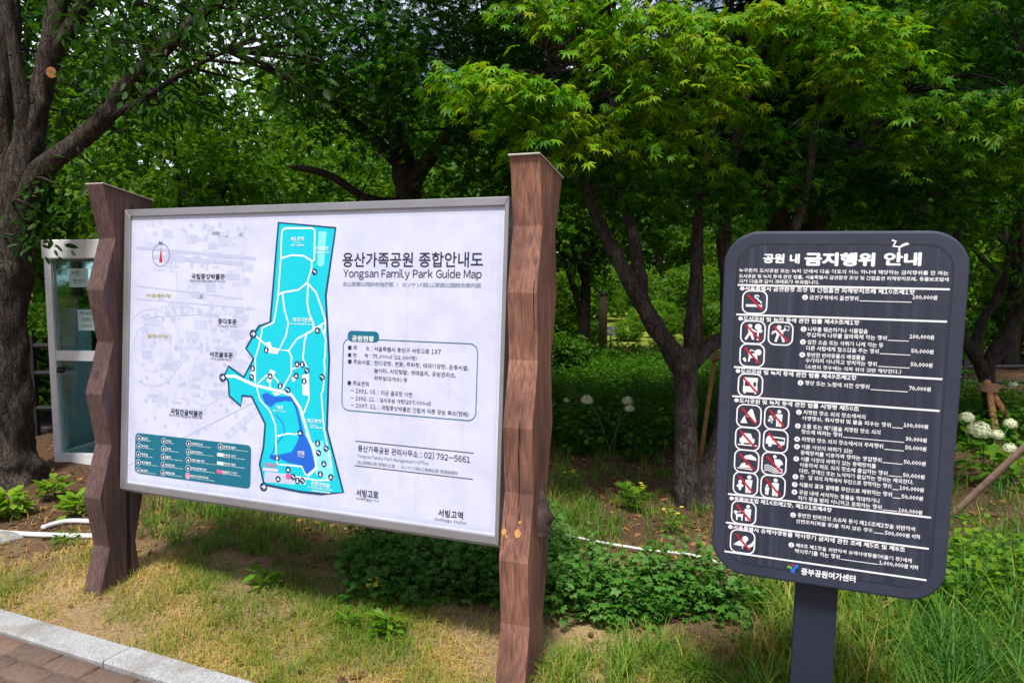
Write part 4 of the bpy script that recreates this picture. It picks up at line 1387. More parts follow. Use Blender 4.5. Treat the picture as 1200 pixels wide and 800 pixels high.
# ------------------------------------------------------------------ maple in the middle
b0 = gnd(805, 592)
Yb = b0[1]
limbs = [px_limb([(808, 606, Yb, .115), (806, 585, Yb, .092), (804, 545, Yb, .080), (804, 470, Yb, .078), (802, 430, Yb, .086), (800, 408, Yb, .065)]),
         px_limb([(800, 432, Yb, .076), (778, 399, Yb - .05, .066), (752, 354, Yb - .1, .056), (728, 312, Yb - .15, .047), (706, 270, Yb - .2, .045), (690, 225, Yb - .25, .038), (668, 150, Yb - .35, .026), (640, 60, Yb - .4, .016)]),
         px_limb([(752, 352, Yb - .1, .056), (746, 300, Yb, .045), (735, 245, Yb + .1, .04), (722, 180, Yb + .2, .033), (715, 40, Yb + .2, .02)]),
         px_limb([(803, 434, Yb, .07), (812, 404, Yb + .05, .060), (815, 340, Yb + .1, .053), (819, 260, Yb + .15, .042), (832, 160, Yb + .15, .03), (855, 30, Yb + .15, .022)]),
         px_limb([(806, 430, Yb, .06), (832, 405, Yb + .1, .052), (862, 388, Yb + .15, .048), (905, 340, Yb + .1, .04), (940, 240, Yb, .03), (960, 120, Yb - .1, .02)]),
         px_limb([(838, 618, Yb + .15, .20), (840, 590, Yb + .15, .165), (842, 550, Yb + .2, .125), (851, 500, Yb + .3, .095), (858, 430, Yb + .4, .08), (852, 340, Yb + .5, .06), (850, 240, Yb + .5, .045), (872, 120, Yb + .4, .04), (900, 0, Yb + .4, .02)])]
front = [(552, 92, 4.12), (585, 88, 4.1), (620, 95, 4.12), (575, 118, 4.15), (612, 128, 4.18), (650, 112, 4.15), (640, 150, 4.25), (682, 140, 4.25), (690, 165, 4.3),
         (630, 0, 4.3), (665, 15, 4.25), (705, 5, 4.2), (745, 15, 4.1), (790, 10, 4.1), (835, 20, 4.15), (700, 45, 4.25), (745, 50, 4.15), (800, 50, 4.15), (845, 58, 4.2), (725, 85, 4.25), (775, 90, 4.2), (825, 92, 4.25), (740, 125, 4.3), (785, 130, 4.3), (760, 165, 4.4), (800, 165, 4.45), (835, 125, 4.4), (860, 90, 4.35),
         (905, 10, 4.2), (945, 5, 4.2), (990, 10, 4.2), (1030, 25, 4.25), (915, 45, 4.3), (960, 45, 4.25), (1005, 55, 4.25), (1035, 75, 4.35), (975, 85, 4.4), (1015, 105, 4.5), (985, 120, 4.6)]
low = [(720, 190, 4.7), (760, 205, 4.75), (800, 195, 4.75), (840, 200, 4.8), (880, 170, 4.8), (860, 225, 4.95), (810, 235, 5.0), (735, 225, 4.95), (690, 190, 4.7), (905, 215, 5.0), (950, 215, 5.05), (925, 150, 4.7), (875, 130, 4.6), (690, 215, 5.2), (760, 225, 5.1), (715, 205, 4.8), (668, 205, 5.2), (855, 240, 5.5), (790, 245, 5.6), (720, 240, 5.6), (820, 205, 5.3), (870, 215, 5.4), (930, 190, 5.3), (990, 195, 5.4)]
C1 = np.array([at(*p) for p in front]); C2 = np.array([at(*p) for p in low])


def slab_pts(n, x0, x1, y0, y1, z0, z1):
    return np.stack([rng.uniform(x0, x1, n), rng.uniform(y0, y1, n), rng.uniform(z0, z1, n)], 1)


C3 = np.concatenate([slab_pts(130, -.6, 3.0, 3.85, 4.7, 4.15, 5.0), slab_pts(230, -.9, 2.9, 4.55, 7.4, 3.75, 5.2), slab_pts(260, -.2, 3.0, 5.5, 7.6, 2.45, 3.75)])  # upper slabs, mostly above the view, shaped to shade the leaves below
parts = []
base = np.array([b0[0], Yb, 0])
for C, rad, per, t0 in ((C1, .235, 125, .74), (C2, .30, 90, .35), (C3, .38, 80, .30)):  # front sprays tinted lighter for sun, inner ones darker for shade
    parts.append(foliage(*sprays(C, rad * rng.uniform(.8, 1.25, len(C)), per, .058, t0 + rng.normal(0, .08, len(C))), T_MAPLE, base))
anc = anchors_of(limbs)
tw = twigs(np.concatenate([C1, C2, C3[::3]]), anc)
tree_from('maple_tree', base, limbs + tw, parts, M['bark'], M['leaf_maple'], 'forked grey maple with bright star shaped leaves between map board and dark sign', group=None)

# second maple, trunk behind the dark sign, crown over its right half
Y2 = 6.0
limbs = [px_limb([(975, 600, Y2, .2), (968, 520, Y2, .16), (950, 420, Y2, .14), (935, 340, Y2, .12), (918, 280, Y2, .10), (905, 230, Y2, .085), (898, 120, Y2, .06), (890, 0, Y2, .03)]),
         px_limb([(940, 350, Y2, .10), (948, 290, Y2 - .1, .085), (968, 235, Y2 - .2, .075), (1010, 170, Y2 - .4, .05), (1060, 110, Y2 - .6, .03)]),
         px_limb([(950, 410, Y2, .09), (1010, 330, Y2 + .1, .07), (1080, 250, Y2, .055), (1150, 180, Y2 - .3, .035), (1230, 130, Y2 - .5, .02)])]
front = [(1050, 120, 4.75), (1085, 125, 4.7), (1125, 120, 4.6), (1165, 115, 4.5), (1205, 115, 4.45), (1070, 155, 4.8), (1110, 155, 4.7), (1150, 150, 4.6), (1195, 150, 4.55), (1095, 185, 4.9), (1140, 185, 4.8), (1185, 185, 4.7), (1220, 180, 4.6), (1060, 185, 5.0), (1170, 215, 4.9), (1205, 210, 4.8),
         (1060, 30, 4.9), (1110, 15, 4.9), (1085, 60, 5.0)]
low = [(1010, 190, 5.0), (1060, 200, 5.0), (1110, 205, 5.0), (970, 225, 5.2), (1030, 230, 5.2), (1085, 235, 5.15), (1140, 240, 5.1), (950, 200, 5.4), (1010, 210, 5.4), (1060, 215, 5.3), (1110, 225, 5.3), (980, 240, 5.6), (1040, 245, 5.6), (1100, 245, 5.6), (930, 225, 5.8), (1160, 235, 5.4)]
C1 = np.array([at(*p) for p in front]); C2 = np.array([at(*p) for p in low])
C3 = np.concatenate([slab_pts(190, 1.6, 5.4, 5.0, 7.6, 3.75, 5.2), slab_pts(230, 1.7, 5.6, 5.7, 7.8, 2.5, 3.75)])  # upper slab extends out of view, shaped to shade the sprays beneath
base = np.array([at(975, 600, Y2)[0], Y2, 0])
parts = []
for C, rad, per, t0 in ((C1, .25, 115, .60), (C2, .32, 90, .32), (C3, .40, 80, .30)):  # sun and shade put into the tints, outer leaves lightest
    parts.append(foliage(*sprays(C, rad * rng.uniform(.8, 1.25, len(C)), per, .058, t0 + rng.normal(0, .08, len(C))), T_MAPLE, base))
anc = anchors_of(limbs)
tw = twigs(np.concatenate([C1, C2, C3[::3]]), anc)
tree_from('maple_tree', base, limbs + tw, parts, M['bark_dark'], M['leaf_maple'], 'maple whose dark trunk stands behind the dark sign and leaves overhang its right corner')

# third maple behind the middle of the map board, leaves tinted for shade
Y3 = 7.2
limbs = [px_limb([(492, 560, Y3, .19), (488, 420, Y3, .15), (482, 260, Y3, .13), (474, 200, Y3, .11), (466, 160, Y3, .09), (450, 80, Y3, .06), (440, -40, Y3, .03)]),
         px_limb([(478, 225, Y3, .09), (500, 190, Y3 - .2, .07), (530, 150, Y3 - .5, .05), (560, 90, Y3 - .8, .03)]),
         px_limb([(474, 200, Y3, .07), (440, 165, Y3 - .3, .05), (400, 130, Y3 - .6, .035), (360, 80, Y3 - .9, .02)]),
         px_limb([(484, 240, Y3, .06), (430, 232, Y3 - .1, .045), (385, 205, Y3 - .2, .035), (340, 195, Y3 - .2, .02)])]
low = [(350, 20, 5.5), (400, 15, 5.5), (450, 25, 5.4), (500, 15, 5.3), (550, 25, 5.2), (380, 60, 5.7), (430, 70, 5.6), (480, 65, 5.5), (530, 70, 5.4), (340, 90, 6.0), (400, 110, 5.9), (450, 115, 5.8), (500, 120, 5.7), (540, 130, 5.7), (470, 155, 6.2), (520, 165, 6.2), (560, 170, 6.4), (590, 190, 6.6), (560, 215, 6.8), (520, 210, 7)]
C2 = np.array([at(*p) for p in low])
n3 = 210
d3 = unit(rng.normal(0, 1, (n3, 3))) * (rng.uniform(.0, 1, n3) ** .33)[:, None]
C3 = np.array([-.75, Y3 - .3, 4.4]) + d3 * np.array([1.75, 1.7, 1.6])
C3 = C3[(C3[:, 2] > 2.9)]
base = np.array([at(492, 560, Y3)[0], Y3, 0])
parts = []
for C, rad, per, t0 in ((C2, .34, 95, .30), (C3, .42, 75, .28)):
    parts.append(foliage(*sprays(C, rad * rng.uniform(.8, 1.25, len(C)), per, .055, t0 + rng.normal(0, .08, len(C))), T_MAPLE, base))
anc = anchors_of(limbs)
tw = twigs(np.concatenate([C2, C3[::3]]), anc)
tree_from('maple_tree', base, limbs + tw, parts, M['bark_dark'], M['leaf_maple'], 'dark leaved maple rising behind the middle of the map board')

# ------------------------------------------------------------------ big cherry at the left edge
b0 = gnd(10, 562); Yc = b0[1]
limbs = [px_limb([(8, 590, Yc, 0.353), (8, 560, Yc, 0.286), (6, 510, Yc, 0.202), (4, 430, Yc, 0.172), (6, 330, Yc, 0.164), (12, 260, Yc, 0.151), (28, 190, Yc, 0.118), (42, 130, Yc, 0.097), (54, 80, Yc, 0.084), (66, 20, Yc, 0.071), (74, -60, Yc, 0.050)]),
         px_limb([(20, 250, Yc, 0.109), (44, 205, Yc - .05, 0.084), (80, 175, Yc - .1, 0.071), (115, 145, Yc - .1, 0.067), (150, 100, Yc - .15, 0.059), (190, 60, Yc - .2, 0.052), (240, 15, Yc - .3, 0.042), (290, -30, Yc - .4, 0.034)]),
         px_limb([(8, 300, Yc, 0.134), (-6, 200, Yc + .15, 0.118), (0, 110, Yc + .2, 0.101), (10, 30, Yc + .2, 0.084), (8, -60, Yc + .2, 0.050)]),
         px_limb([(30, 190, Yc, 0.059), (26, 120, Yc - .1, 0.050), (14, 40, Yc - .15, 0.042), (4, -40, Yc - .2, 0.034)]),
         px_limb([(58, 70, Yc, 0.059), (84, 30, Yc, 0.050), (110, -20, Yc, 0.042)]),
         px_limb([(120, 142, Yc - .1, 0.029), (165, 118, Yc - .2, 0.024), (215, 85, Yc - .3, 0.017), (265, 60, Yc - .4, 0.010)]),
         px_limb([(8, 560, Yc - .02, 0.134), (34, 590, Yc - .25, 0.067), (52, 604, Yc - .4, 0.025)]), px_limb([(2, 560, Yc - .1, 0.134), (-20, 600, Yc - .4, 0.059), (-40, 615, Yc - .5, 0.025)])]
anc = anchors_of(limbs[:6])
C = [at(*p) for p in ((90, 20, 5.5), (140, 20, 5.4), (200, 10, 5.2), (250, 30, 5.3), (170, 60, 5.6), (120, 90, 5.7), (230, 70, 5.6), (300, 20, 5.2), (150, 150, 5.9), (110, 195, 5.8), (78, 225, 5.6), (52, 250, 5.55), (36, 280, 5.5), (190, 120, 6.0), (20, 60, 6.2), (60, 140, 6.4), (40, 15, 6.2), (330, 40, 4.9), (320, 75, 5.0), (345, 95, 5.0), (15, 180, 6.5), (100, 120, 6.5), (310, -10, 5.0), (350, 5, 4.9))]
C = np.array(C + [at(*p) for p in ((150, 90, 5.3), (215, 40, 5.15), (130, 50, 5.3), (250, 5, 5.1), (190, 110, 5.6))] + [at(rng.uniform(120, 480), rng.uniform(-10, 175) * (1 if rng.uniform() < .8 else .4), rng.uniform(5.9, 7.4)) for _ in range(36)])
n3 = 300
d3 = unit(rng.normal(0, 1, (n3, 3))) * (rng.uniform(.0, 1, n3) ** .33)[:, None]
C3 = np.array([-3.0, Yc + .2, 5.3]) + d3 * np.array([3.0, 2.4, 1.65])
C3 = C3[(C3[:, 2] > 3.6) & (C3[:, 1] > 5.5)]
base = np.array([b0[0], Yc, 0])
parts = [foliage(*cloud(C, .28, 62, .09, .32), T_OVAL, base), foliage(*cloud(C3, .46, 95, .088, .35), T_OVAL, base)]
tw = twigs(np.concatenate([C, C3[::2]]), anc, .014, .004)
cherry = tree_from('cherry_tree', base, limbs + tw, parts, M['bark_left'], M['leaf_cherry'], 'thick old cherry trunk with spreading limbs at the left edge, next to the glass booth', seg=36, wob=.07)
c = at(60, 85, Yc - .115)
mb = MB()
f_ = unit(EYE - c)
u_ = unit(np.cross(f_, np.array([0, 0, 1.0]))); w_ = np.cross(u_, f_)
ring = [c + u_ * .034 * math.cos(t) + w_ * .040 * math.sin(t) for t in np.linspace(0, 6.28, 14, endpoint=False)]
mb.prism(ring, -f_ * .05)
mb.build('pruned_stub', M['scuff'], cherry)

# ------------------------------------------------------------------ background trees (shared crowns, each tree a thing of its own)
def bg_crown(seed, H, rad, n_cl, per, size, leaf, tm=T_CLUMP, low=.3):
    g = np.random.default_rng(seed)
    d = unit(g.normal(0, 1, (n_cl, 3))) * (g.uniform(.12, 1, n_cl) ** .45)[:, None]
    C = np.array([0, 0, H * (.5 + low / 2)]) + d * np.array([rad, rad, H * (1 - low) / 2])
    prt = foliage(*cloud(C, rad * .30 * g.uniform(.6, 1.25, n_cl), per, size, g.normal(.48, .16, n_cl), g), tm)
    return fast_mesh('crown', *prt, [leaf]), C


def bg_trunk(seed, H, rad, C, bark, r0):
    g = np.random.default_rng(seed + 50)
    m = MB()
    top = np.array([g.normal(0, .25), g.normal(0, .25), H * .8])
    st = np.array([[0, 0, -.1], [g.normal(0, .05), g.normal(0, .05), H * .22], [top[0] * .5, top[1] * .5, H * .45], top])
    P, r = smooth_line(st, np.array([r0 * 1.25, r0, r0 * .7, r0 * .2]), 4)
    m.tube(P, r, 9, 0, .08)
    for k in range(9):
        a = P[g.integers(3, len(P) - 2)]
        c = C[g.integers(0, len(C))]
        mid = (a + c) / 2 + np.array([0, 0, -.1 * H * .3])
        P2, r2 = smooth_line(np.array([a, mid, c]), np.array([r0 * .5, r0 * .33, r0 * .1]), 4)
        m.tube(P2, r2, 6, 0, .05)
    o = m.build('trunk', bark, None, smooth=True)
    return o


def make_tree(name, seed, H, rad, n_cl, per, size, leaf, bark, r0, label, group, low=.3):
    t = thing(name, (0, 0, 0), label, 'tree', group)
    me, C = bg_crown(seed, H, rad, n_cl, per, size, leaf, T_CLUMP, low)
    o = bg_trunk(seed, H, rad, C, bark, r0); o.parent = t
    link_mesh('crown', me, t)
    return t


def copy_tree(t, label=None):
    r = t.copy(); COL.objects.link(r)
    if label: r['label'] = label
    for ch in t.children:
        c = ch.copy(); COL.objects.link(c); c.parent = r
    return r


G1 = 'trees of the wood behind the signs'
WOOD = 'leafy green tree in the dense wood behind the signs'
protoA = make_tree('broadleaf_tree', 21, 9.0, 2.9, 70, 62, .21, M['leaf_bg'], M['bark_dark'], .17, WOOD, G1, .24)
protoB = make_tree('broadleaf_tree', 22, 7.0, 2.4, 70, 75, .20, M['leaf_bg'], M['bark_dark'], .13, WOOD, G1, .30)
protoC = make_tree('broadleaf_tree', 23, 6.0, 2.2, 60, 75, .18, M['leaf_bright'], M['bark_dark'], .11, WOOD, G1, .22)
spots = [(protoC, 225, 10.5, .85), (protoC, 345, 13, .9), (protoC, 90, 13.5, .8), (protoC, 540, 15, .9), (protoB, 10, 11, .95), (protoB, 160, 16, .95), (protoB, 683, 12.8, .72), (protoB, 420, 16, .9),
         (protoA, 480, 22, .9), (protoA, 610, 24, .9), (protoC, 1185, 13, 1.0), (protoB, 1060, 11.5, .95), (protoA, 930, 15, .9), (protoA, 1100, 18, 1.0), (protoC, 900, 21, 1.0),
         (protoA, 1230, 18, 1.0), (protoA, 50, 21, .85), (protoA, -60, 16, 1.0), (protoA, 400, 30, 1.0), (protoA, 690, 36, 1.1), (protoA, 180, 30, .9), (protoA, 940, 30, 1.1), (protoA, 1080, 30, 1.1), (protoA, 30, 32, 1.0), (protoA, 560, 38, 1.2), (protoA, 770, 40, 1.1), (protoA, 860, 38, 1.1), (protoA, 1250, 30, 1.2), (protoA, 250, 42, 1.0)] + [(protoA, -150 + 105 * k, 50 + 6 * (k % 3), 1.15) for k in range(15)]
used = set()
for i, (p, px, Y, s) in enumerate(spots):
    o = p if p.name not in used else copy_tree(p)
    used.add(p.name)
    x = at(px, 400, Y)[0]
    o.location = (x, Y, 0); o.rotation_euler = (0, 0, rng.uniform(0, 6.28)); o.scale = (s * rng.uniform(.9, 1.1), s, s * rng.uniform(.92, 1.08))

# the young staked tree at the right edge
Ys = 7.15
limbs = [px_limb([(1168, 545, Ys, .085), (1164, 500, Ys, .07), (1158, 455, Ys, .07), (1148, 425, Ys, .06), (1128, 395, Ys, .05), (1112, 350, Ys, .04), (1120, 280, Ys, .03), (1135, 180, Ys, .015)]),
         px_limb([(1158, 455, Ys, .06), (1160, 420, Ys, .055), (1176, 395, Ys, .05), (1205, 350, Ys - .1, .04), (1240, 290, Ys - .2, .025)]),
         px_limb([(1140, 412, Ys, .05), (1152, 375, Ys + .1, .045), (1172, 340, Ys + .15, .04), (1186, 280, Ys + .2, .03), (1196, 220, Ys + .2, .018)]),
         px_limb([(1162, 425, Ys + .05, .04), (1180, 405, Ys + .2, .035), (1196, 330, Ys + .3, .03), (1192, 230, Ys + .3, .015)])]
Cs = [at(*p) for p in ((1150, 300, 7.3), (1175, 270, 7.2), (1195, 310, 7.0), (1160, 250, 7.4), (1130, 250, 7.3), (1205, 260, 7.1), (1190, 340, 7.3), (1150, 335, 7.6), (1110, 270, 7.5), (1220, 230, 7.0), (1180, 220, 7.4), (1215, 320, 7.2), (1130, 215, 7.4), (1240, 280, 7.0))]
bs = at(1168, 545, Ys) * np.array([1, 1, 0])
tree_from('staked_tree', bs, limbs + twigs(np.array(Cs), anchors_of(limbs), .01, .004), [foliage(*cloud(np.array(Cs), .26, 60, .075, .5), T_OVAL, bs)], M['bark_dark'], M['leaf_bg'], 'young dark branched tree held by brown stakes at the right edge')

# ------------------------------------------------------------------ shrubs
G2 = 'shrubs at the back of the bed'
def make_shrub(seed, H, rad, leaf, size, label):
    t = thing('shrub', (0, 0, 0), label, 'shrub', G2)
    g = np.random.default_rng(seed)
    n = 45
    d = unit(g.normal(0, 1, (n, 3))) * (g.uniform(.2, 1, n) ** .4)[:, None]
    C = np.array([0, 0, H * .52]) + d * np.array([rad, rad, H * .42])
    prt = foliage(*cloud(C, rad * .3, 60, size, g.normal(.5, .15, n), g), T_CLUMP)
    m = MB()
    for k in range(6):
        c = C[k]
        P, r = smooth_line(np.array([[g.normal(0, .05), g.normal(0, .05), -.05], c * .5, c]), np.array([.025, .018, .006]), 3)
        m.tube(P, r, 6)
    m.build('stem', M['bark_dark'], t)
    link_mesh('foliage', fast_mesh('foliage', *prt, [leaf]), t)
    return t


SL = 'rounded leafy shrub among the undergrowth behind the signs'
sA = make_shrub(31, 1.5, .95, M['leaf_bg'], .13, SL)
sB = make_shrub(32, 1.8, 1.1, M['leaf_bright'], .14, SL)
used = set()
for p, px, Y, s in ((sA, 70, 8.8, 1.0), (sA, 15, 8.4, 1.1), (sA, 300, 9.5, 1.2), (sA, 420, 10, 1.2), (sA, 560, 10.5, 1.1), (sA, 650, 11.5, .55), (sB, 150, 12.5, 1.3), (sB, 260, 13, 1.3), (sB, 520, 14, 1.2), (sB, 640, 17, 1.0), (sB, 770, 22, .6), (sB, 868, 20, .8), (sB, 735, 18.5, .38), (sB, 775, 19.5, .42), (sA, 690, 18, .4), (sB, 820, 18.5, .45), (sA, 800, 21, .5), (sB, 665, 19, .45), (sB, 755, 23, .5),
                    (sA, 1000, 11, 1.2), (sA, 1090, 12, .8), (sB, 1210, 14, 1.0), (sA, 930, 10, 1.1), (sB, 700, 27, 1.1), (sB, 740, 30, 1.2), (sB, 790, 28, 1.1), (sB, 830, 31, 1.3), (sB, 870, 27, 1.1), (sA, 760, 24, .6), (sB, 655, 29, 1.2), (sB, 560, 40, 2.6), (sB, 640, 42, 2.8), (sB, 700, 41, 2.4), (sB, 770, 43, 2.9), (sB, 840, 41, 2.6), (sB, 910, 43, 2.7), (sB, 1190, 40, 2.5), (sB, 1120, 42, 2.6), (sB, 250, 40, 2.6), (sB, 380, 42, 2.7), (sB, 120, 41, 2.5), (sB, 1180, 24, 1.0)):
    o = p if p.name not in used else copy_tree(p)
    used.add(p.name)
    o.location = (at(px, 400, Y)[0], Y, 0); o.rotation_euler = (0, 0, rng.uniform(0, 6.28)); o.scale = (s, s, s * rng.uniform(.85, 1.1))

# ------------------------------------------------------------------ stuff: grasses, weeds, litter
def blades(P, h, lean, width, tint, seg=2, gen=rng):
    """ribbon blades; P roots (n,3)"""
    n = len(P)
    a = gen.uniform(0, 2 * math.pi, n)
    dirv = np.stack([np.cos(a), np.sin(a), np.zeros(n)], 1)
    side = np.stack([-np.sin(a), np.cos(a), np.zeros(n)], 1)
    rows = []
    for k in range(seg + 1):
        t = k / seg
        c = P + dirv * (lean * t ** 2)[:, None] + np.array([0, 0, 1.0]) * (h * (t - .35 * (lean / (h + 1e-6)) * t ** 2.5).clip(-1, 1))[:, None]
        w = width * (1 - t) ** .7 * .5 + .0004
        rows += [c - side * w[:, None], c + side * w[:, None]]
    V = np.stack(rows, 1).reshape(-1, 3)
    nv = 2 * (seg + 1)
    f = np.array([(2 * k, 2 * k + 1, 2 * k + 3, 2 * k + 2) for k in range(seg)])
    F = (f[None] + (np.arange(n) * nv)[:, None, None]).reshape(-1, 4)
    return V, F, np.repeat(tint, nv)


def scatter(n, x0, x1, y0, y1):
    x = rng.uniform(x0, x1, n); y = rng.uniform(y0, y1, n)
    return x, y


def pnoise(x, y, s, ph=0):
    return (np.sin(x * s + ph) * np.sin(y * s * 1.1 + 1.3 * ph) + .6 * np.sin(x * s * 2.3 + y * s * 1.7 + ph * 2) + .4 * np.sin(x * s * 4.7 - y * s * 3.9 + ph)) / 2


def project(x, y, z=0.0):
    d = np.stack([x, y, np.full_like(x, z) - CAM_H], -1)
    zc = d @ FW
    return 600 + FPX * (d @ RX) / zc, 400 - FPX * (d @ UP) / zc


# dry lawn
x, y = scatter(230000, -4.2, 2.2, 1.9, 5.2)
px, py = project(x, y)
k = (kdist(x, y) < .014 + .016 * np.sin(x * 9) * np.sin(x * 23 + 1)) & (px > -60) & (px < 1000) & (py < 840)
edge = np.where(px < 640, np.where(px > 165, 648 + .10 * (px - 165), 630) + 14 * np.sin(px * .05), 735)
dens = np.clip((py - edge) / 45, .05, 1) * np.clip(.58 + .85 * pnoise(x, y, 2.9, 1), .08, 1)
k &= rng.uniform(0, 1, len(x)) < dens
x, y, px, py = x[k], y[k], px[k], py[k]
tn = np.clip(.49 + .36 * pnoise(x, y, 1.6, 3) + .28 * pnoise(x, y, 5.2, 1.7) + rng.normal(0, .17, len(x)), 0, 1)
h = rng.uniform(.015, .055, len(x)) * (1.15 + .7 * (tn < .45))
prt = blades(np.stack([x, y, ground_z(x, y) - .003], 1), h, h * rng.uniform(.3, 1.7, len(x)), rng.uniform(.0018, .004, len(x)), tn)
o = link_mesh('lawn_grass', fast_mesh('lawn_grass', *prt, [M['grass']]))
tag(o, 'short half dry lawn grass in front of the map board', 'grass', kind='stuff')

# longer grass: under the board, right foreground
def clumps(cx, cy, nb, hh, spread, tint, w=.006):
    n = len(cx)
    ci = np.repeat(np.arange(n), nb)
    P = np.stack([cx[ci] + rng.normal(0, spread, n * nb), cy[ci] + rng.normal(0, spread, n * nb), np.zeros(n * nb)], 1)
    P[:, 2] = ground_z(P[:, 0], P[:, 1]) - .005
    h = hh[ci] * rng.uniform(.5, 1.1, n * nb)
    t = np.clip(tint[ci] + rng.normal(0, .15, n * nb), 0, 1)
    return blades(P, h, h * rng.uniform(.2, 1.05, n * nb), w * rng.uniform(.6, 1.2, n * nb), t, 4)


cl = []
x, y = scatter(420, .85, 2.9, 2.2, 3.9)
px, py = project(x, y)
k = (px > 880) & (px < 1260) & (py > 690 - 60 * (px > 1050)) & (py < 900)
x, y, px = x[k], y[k], px[k]
cl.append(clumps(x, y, 30, np.where(px > 1080, rng.uniform(.24, .40, len(x)), rng.uniform(.14, .30, len(x))), .035, np.where(px > 1080, .36, .66) + rng.normal(0, .16, len(x)), .009))
x, y = scatter(330, -2.6, .6, 3.9, 5.6)
px, py = project(x, y)
k = (py > 575) & (py < 660) & (px > 170)
x, y = x[k], y[k]
cl.append(clumps(x, y, 22, rng.uniform(.08, .2, len(x)), .04, .55 + rng.normal(0, .12, len(x)), .005))
x, y = scatter(260, .3, 3.0, 4.0, 7.0)
cl.append(clumps(x, y, 18, rng.uniform(.06, .17, len(x)), .04, .5 + rng.normal(0, .15, len(x)), .005))
x, y = scatter(160, 1.5, 5.5, 3.6, 8)
cl.append(clumps(x, y, 22, rng.uniform(.12, .3, len(x)), .05, .45 + rng.normal(0, .12, len(x)), .007))
x, y = scatter(70, .12, .75, 2.45, 3.1)
cl.append(clumps(x, y, 26, rng.uniform(.07, .16, len(x)), .03, .66 + rng.normal(0, .1, len(x)), .005))
o = link_mesh('long_grass', fast_mesh('long_grass', *join(cl), [M['grass_long']]))
tag(o, 'long arching grass around the sign post and under the trees', 'grass', kind='stuff')


# leafy herbs: stems with lobed leaves
def herbs(cx, cy, hh, nleaf, size, tint, tm):
    n = len(cx); ci = np.repeat(np.arange(n), nleaf)
    t = rng.uniform(.12, 1.0, n * nleaf)
    a = rng.uniform(0, 6.28, n * nleaf)
    ln = rng.normal(0, .10, (n, 2))[ci] * t[:, None] * hh[ci][:, None]
    rad = .03 + .05 * (1 - t)
    P = np.stack([cx[ci] + np.cos(a) * rad + ln[:, 0], cy[ci] + np.sin(a) * rad + ln[:, 1], hh[ci] * t], 1)
    tip = np.stack([np.cos(a), np.sin(a), rng.normal(.05, .35, len(a))], 1)
    nrm = np.array([0, 0, 1.0]) + rng.normal(0, .35, (len(a), 3))
    s = size * rng.uniform(.6, 1.15, len(a)) * (1.1 - .45 * t)
    tt = np.clip(tint[ci] + .25 * (t - .5) + rng.normal(0, .12, len(a)), 0, 1)
    lf = foliage(P, tip, nrm, s, tt, tm)
    # stems as thin ribbons
    st = blades(np.stack([cx, cy, np.zeros(n)], 1), hh, hh * .1, np.full(n, .006), np.full(n, .3), 2)
    return [lf, st]


hp = []
x, y = scatter(1500, -.9, 1.25, 3.3, 4.6)
px, py = project(x, y)
k = ((px > 640) & (px < 880 + rng.normal(0, 8, len(px))) & (py > 668 + .16 * (px - 640)) & (py < 735 + .12 * (px - 640)) & (py < 768))
k |= (px > 415) & (px < 660) & (py > 640) & (py < 712 - .0 * px) & (rng.uniform(0, 1, len(x)) < .8)
k &= rng.uniform(0, 1, len(x)) < np.clip(.62 + .5 * pnoise(x, y, 6, 2), .12, 1)
x, y = x[k], y[k]
hp += herbs(x, y, rng.uniform(.10, .33, len(x)) * (1 + .25 * pnoise(x, y, 7, 1)), 22, .066, .58 + rng.normal(0, .14, len(x)), T_LOBED)
o = link_mesh('mugwort_undergrowth', fast_mesh('mugwort_undergrowth', *join(hp), [M['leaf_mug']]))
tag(o, 'low mugwort patch beside and behind the reddish post', 'undergrowth', kind='stuff')
hp = []
x, y = scatter(900, 1.5, 5.0, 3.0, 5.2)
px, py = project(x, y)
k = (px > 1080) & (px < 1300) & (py > 668) & (py < 740)
x, y = x[k], y[k]
hp += herbs(x, y, rng.uniform(.15, .34, len(x)), 26, .07, .55 + rng.normal(0, .12, len(x)), tmpl_oval(.36))
o = link_mesh('weed_undergrowth', fast_mesh('weed_undergrowth', *join(hp), [M['leaf_weed']]))
tag(o, 'light green broad leaved weeds behind the right edge of the dark sign', 'undergrowth', kind='stuff')
hp = []
x, y = scatter(3200, -.6, 6, 6.2, 14.5)
k = (x > .1 + .02 * y) & (np.abs(x / y - .235) > .0) & (y > 6.6 + .5 * pnoise(x, y, 1.7)) & (x < 9)
x, y = x[k], y[k]
hp += herbs(x, y, rng.uniform(.25, .5, len(x)) * (1 + .25 * pnoise(x, y, .9)), 24, .105, .35 + rng.normal(0, .12, len(x)), T_OVAL)
x, y = scatter(700, -6, .1, 8.5, 14)
hp += herbs(x, y, rng.uniform(.25, .5, len(x)), 22, .11, .4 + rng.normal(0, .12, len(x)), T_OVAL)
o = link_mesh('ground_cover_undergrowth', fast_mesh('ground_cover_undergrowth', *join(hp), [M['leaf_bg']]))
tag(o, 'dark green ground cover spreading under the trees behind the maple trunk', 'undergrowth', kind='stuff')

x, y = scatter(8500, -4.5, 4.5, 2.2, 8.0)
k = (kdist(x, y) < -.02) & ((y > 3.9) | (rng.uniform(0, 1, len(x)) < .22))
x, y = x[k], y[k]
n = len(x)
P = np.stack([x, y, ground_z(x, y) + .006], 1)
a = rng.uniform(0, 6.28, n)
prt = foliage(P, np.stack([np.cos(a), np.sin(a), rng.normal(0, .2, n)], 1), np.array([0, 0, 1.0]) + rng.normal(0, .3, (n, 3)), rng.uniform(.02, .065, n), rng.uniform(0, 1, n), tmpl_oval(.3, -.1))
o = link_mesh('leaf_litter', fast_mesh('leaf_litter', *prt, [M['litter']]))
tag(o, 'brown fallen leaves scattered over soil and lawn', 'litter', kind='stuff')


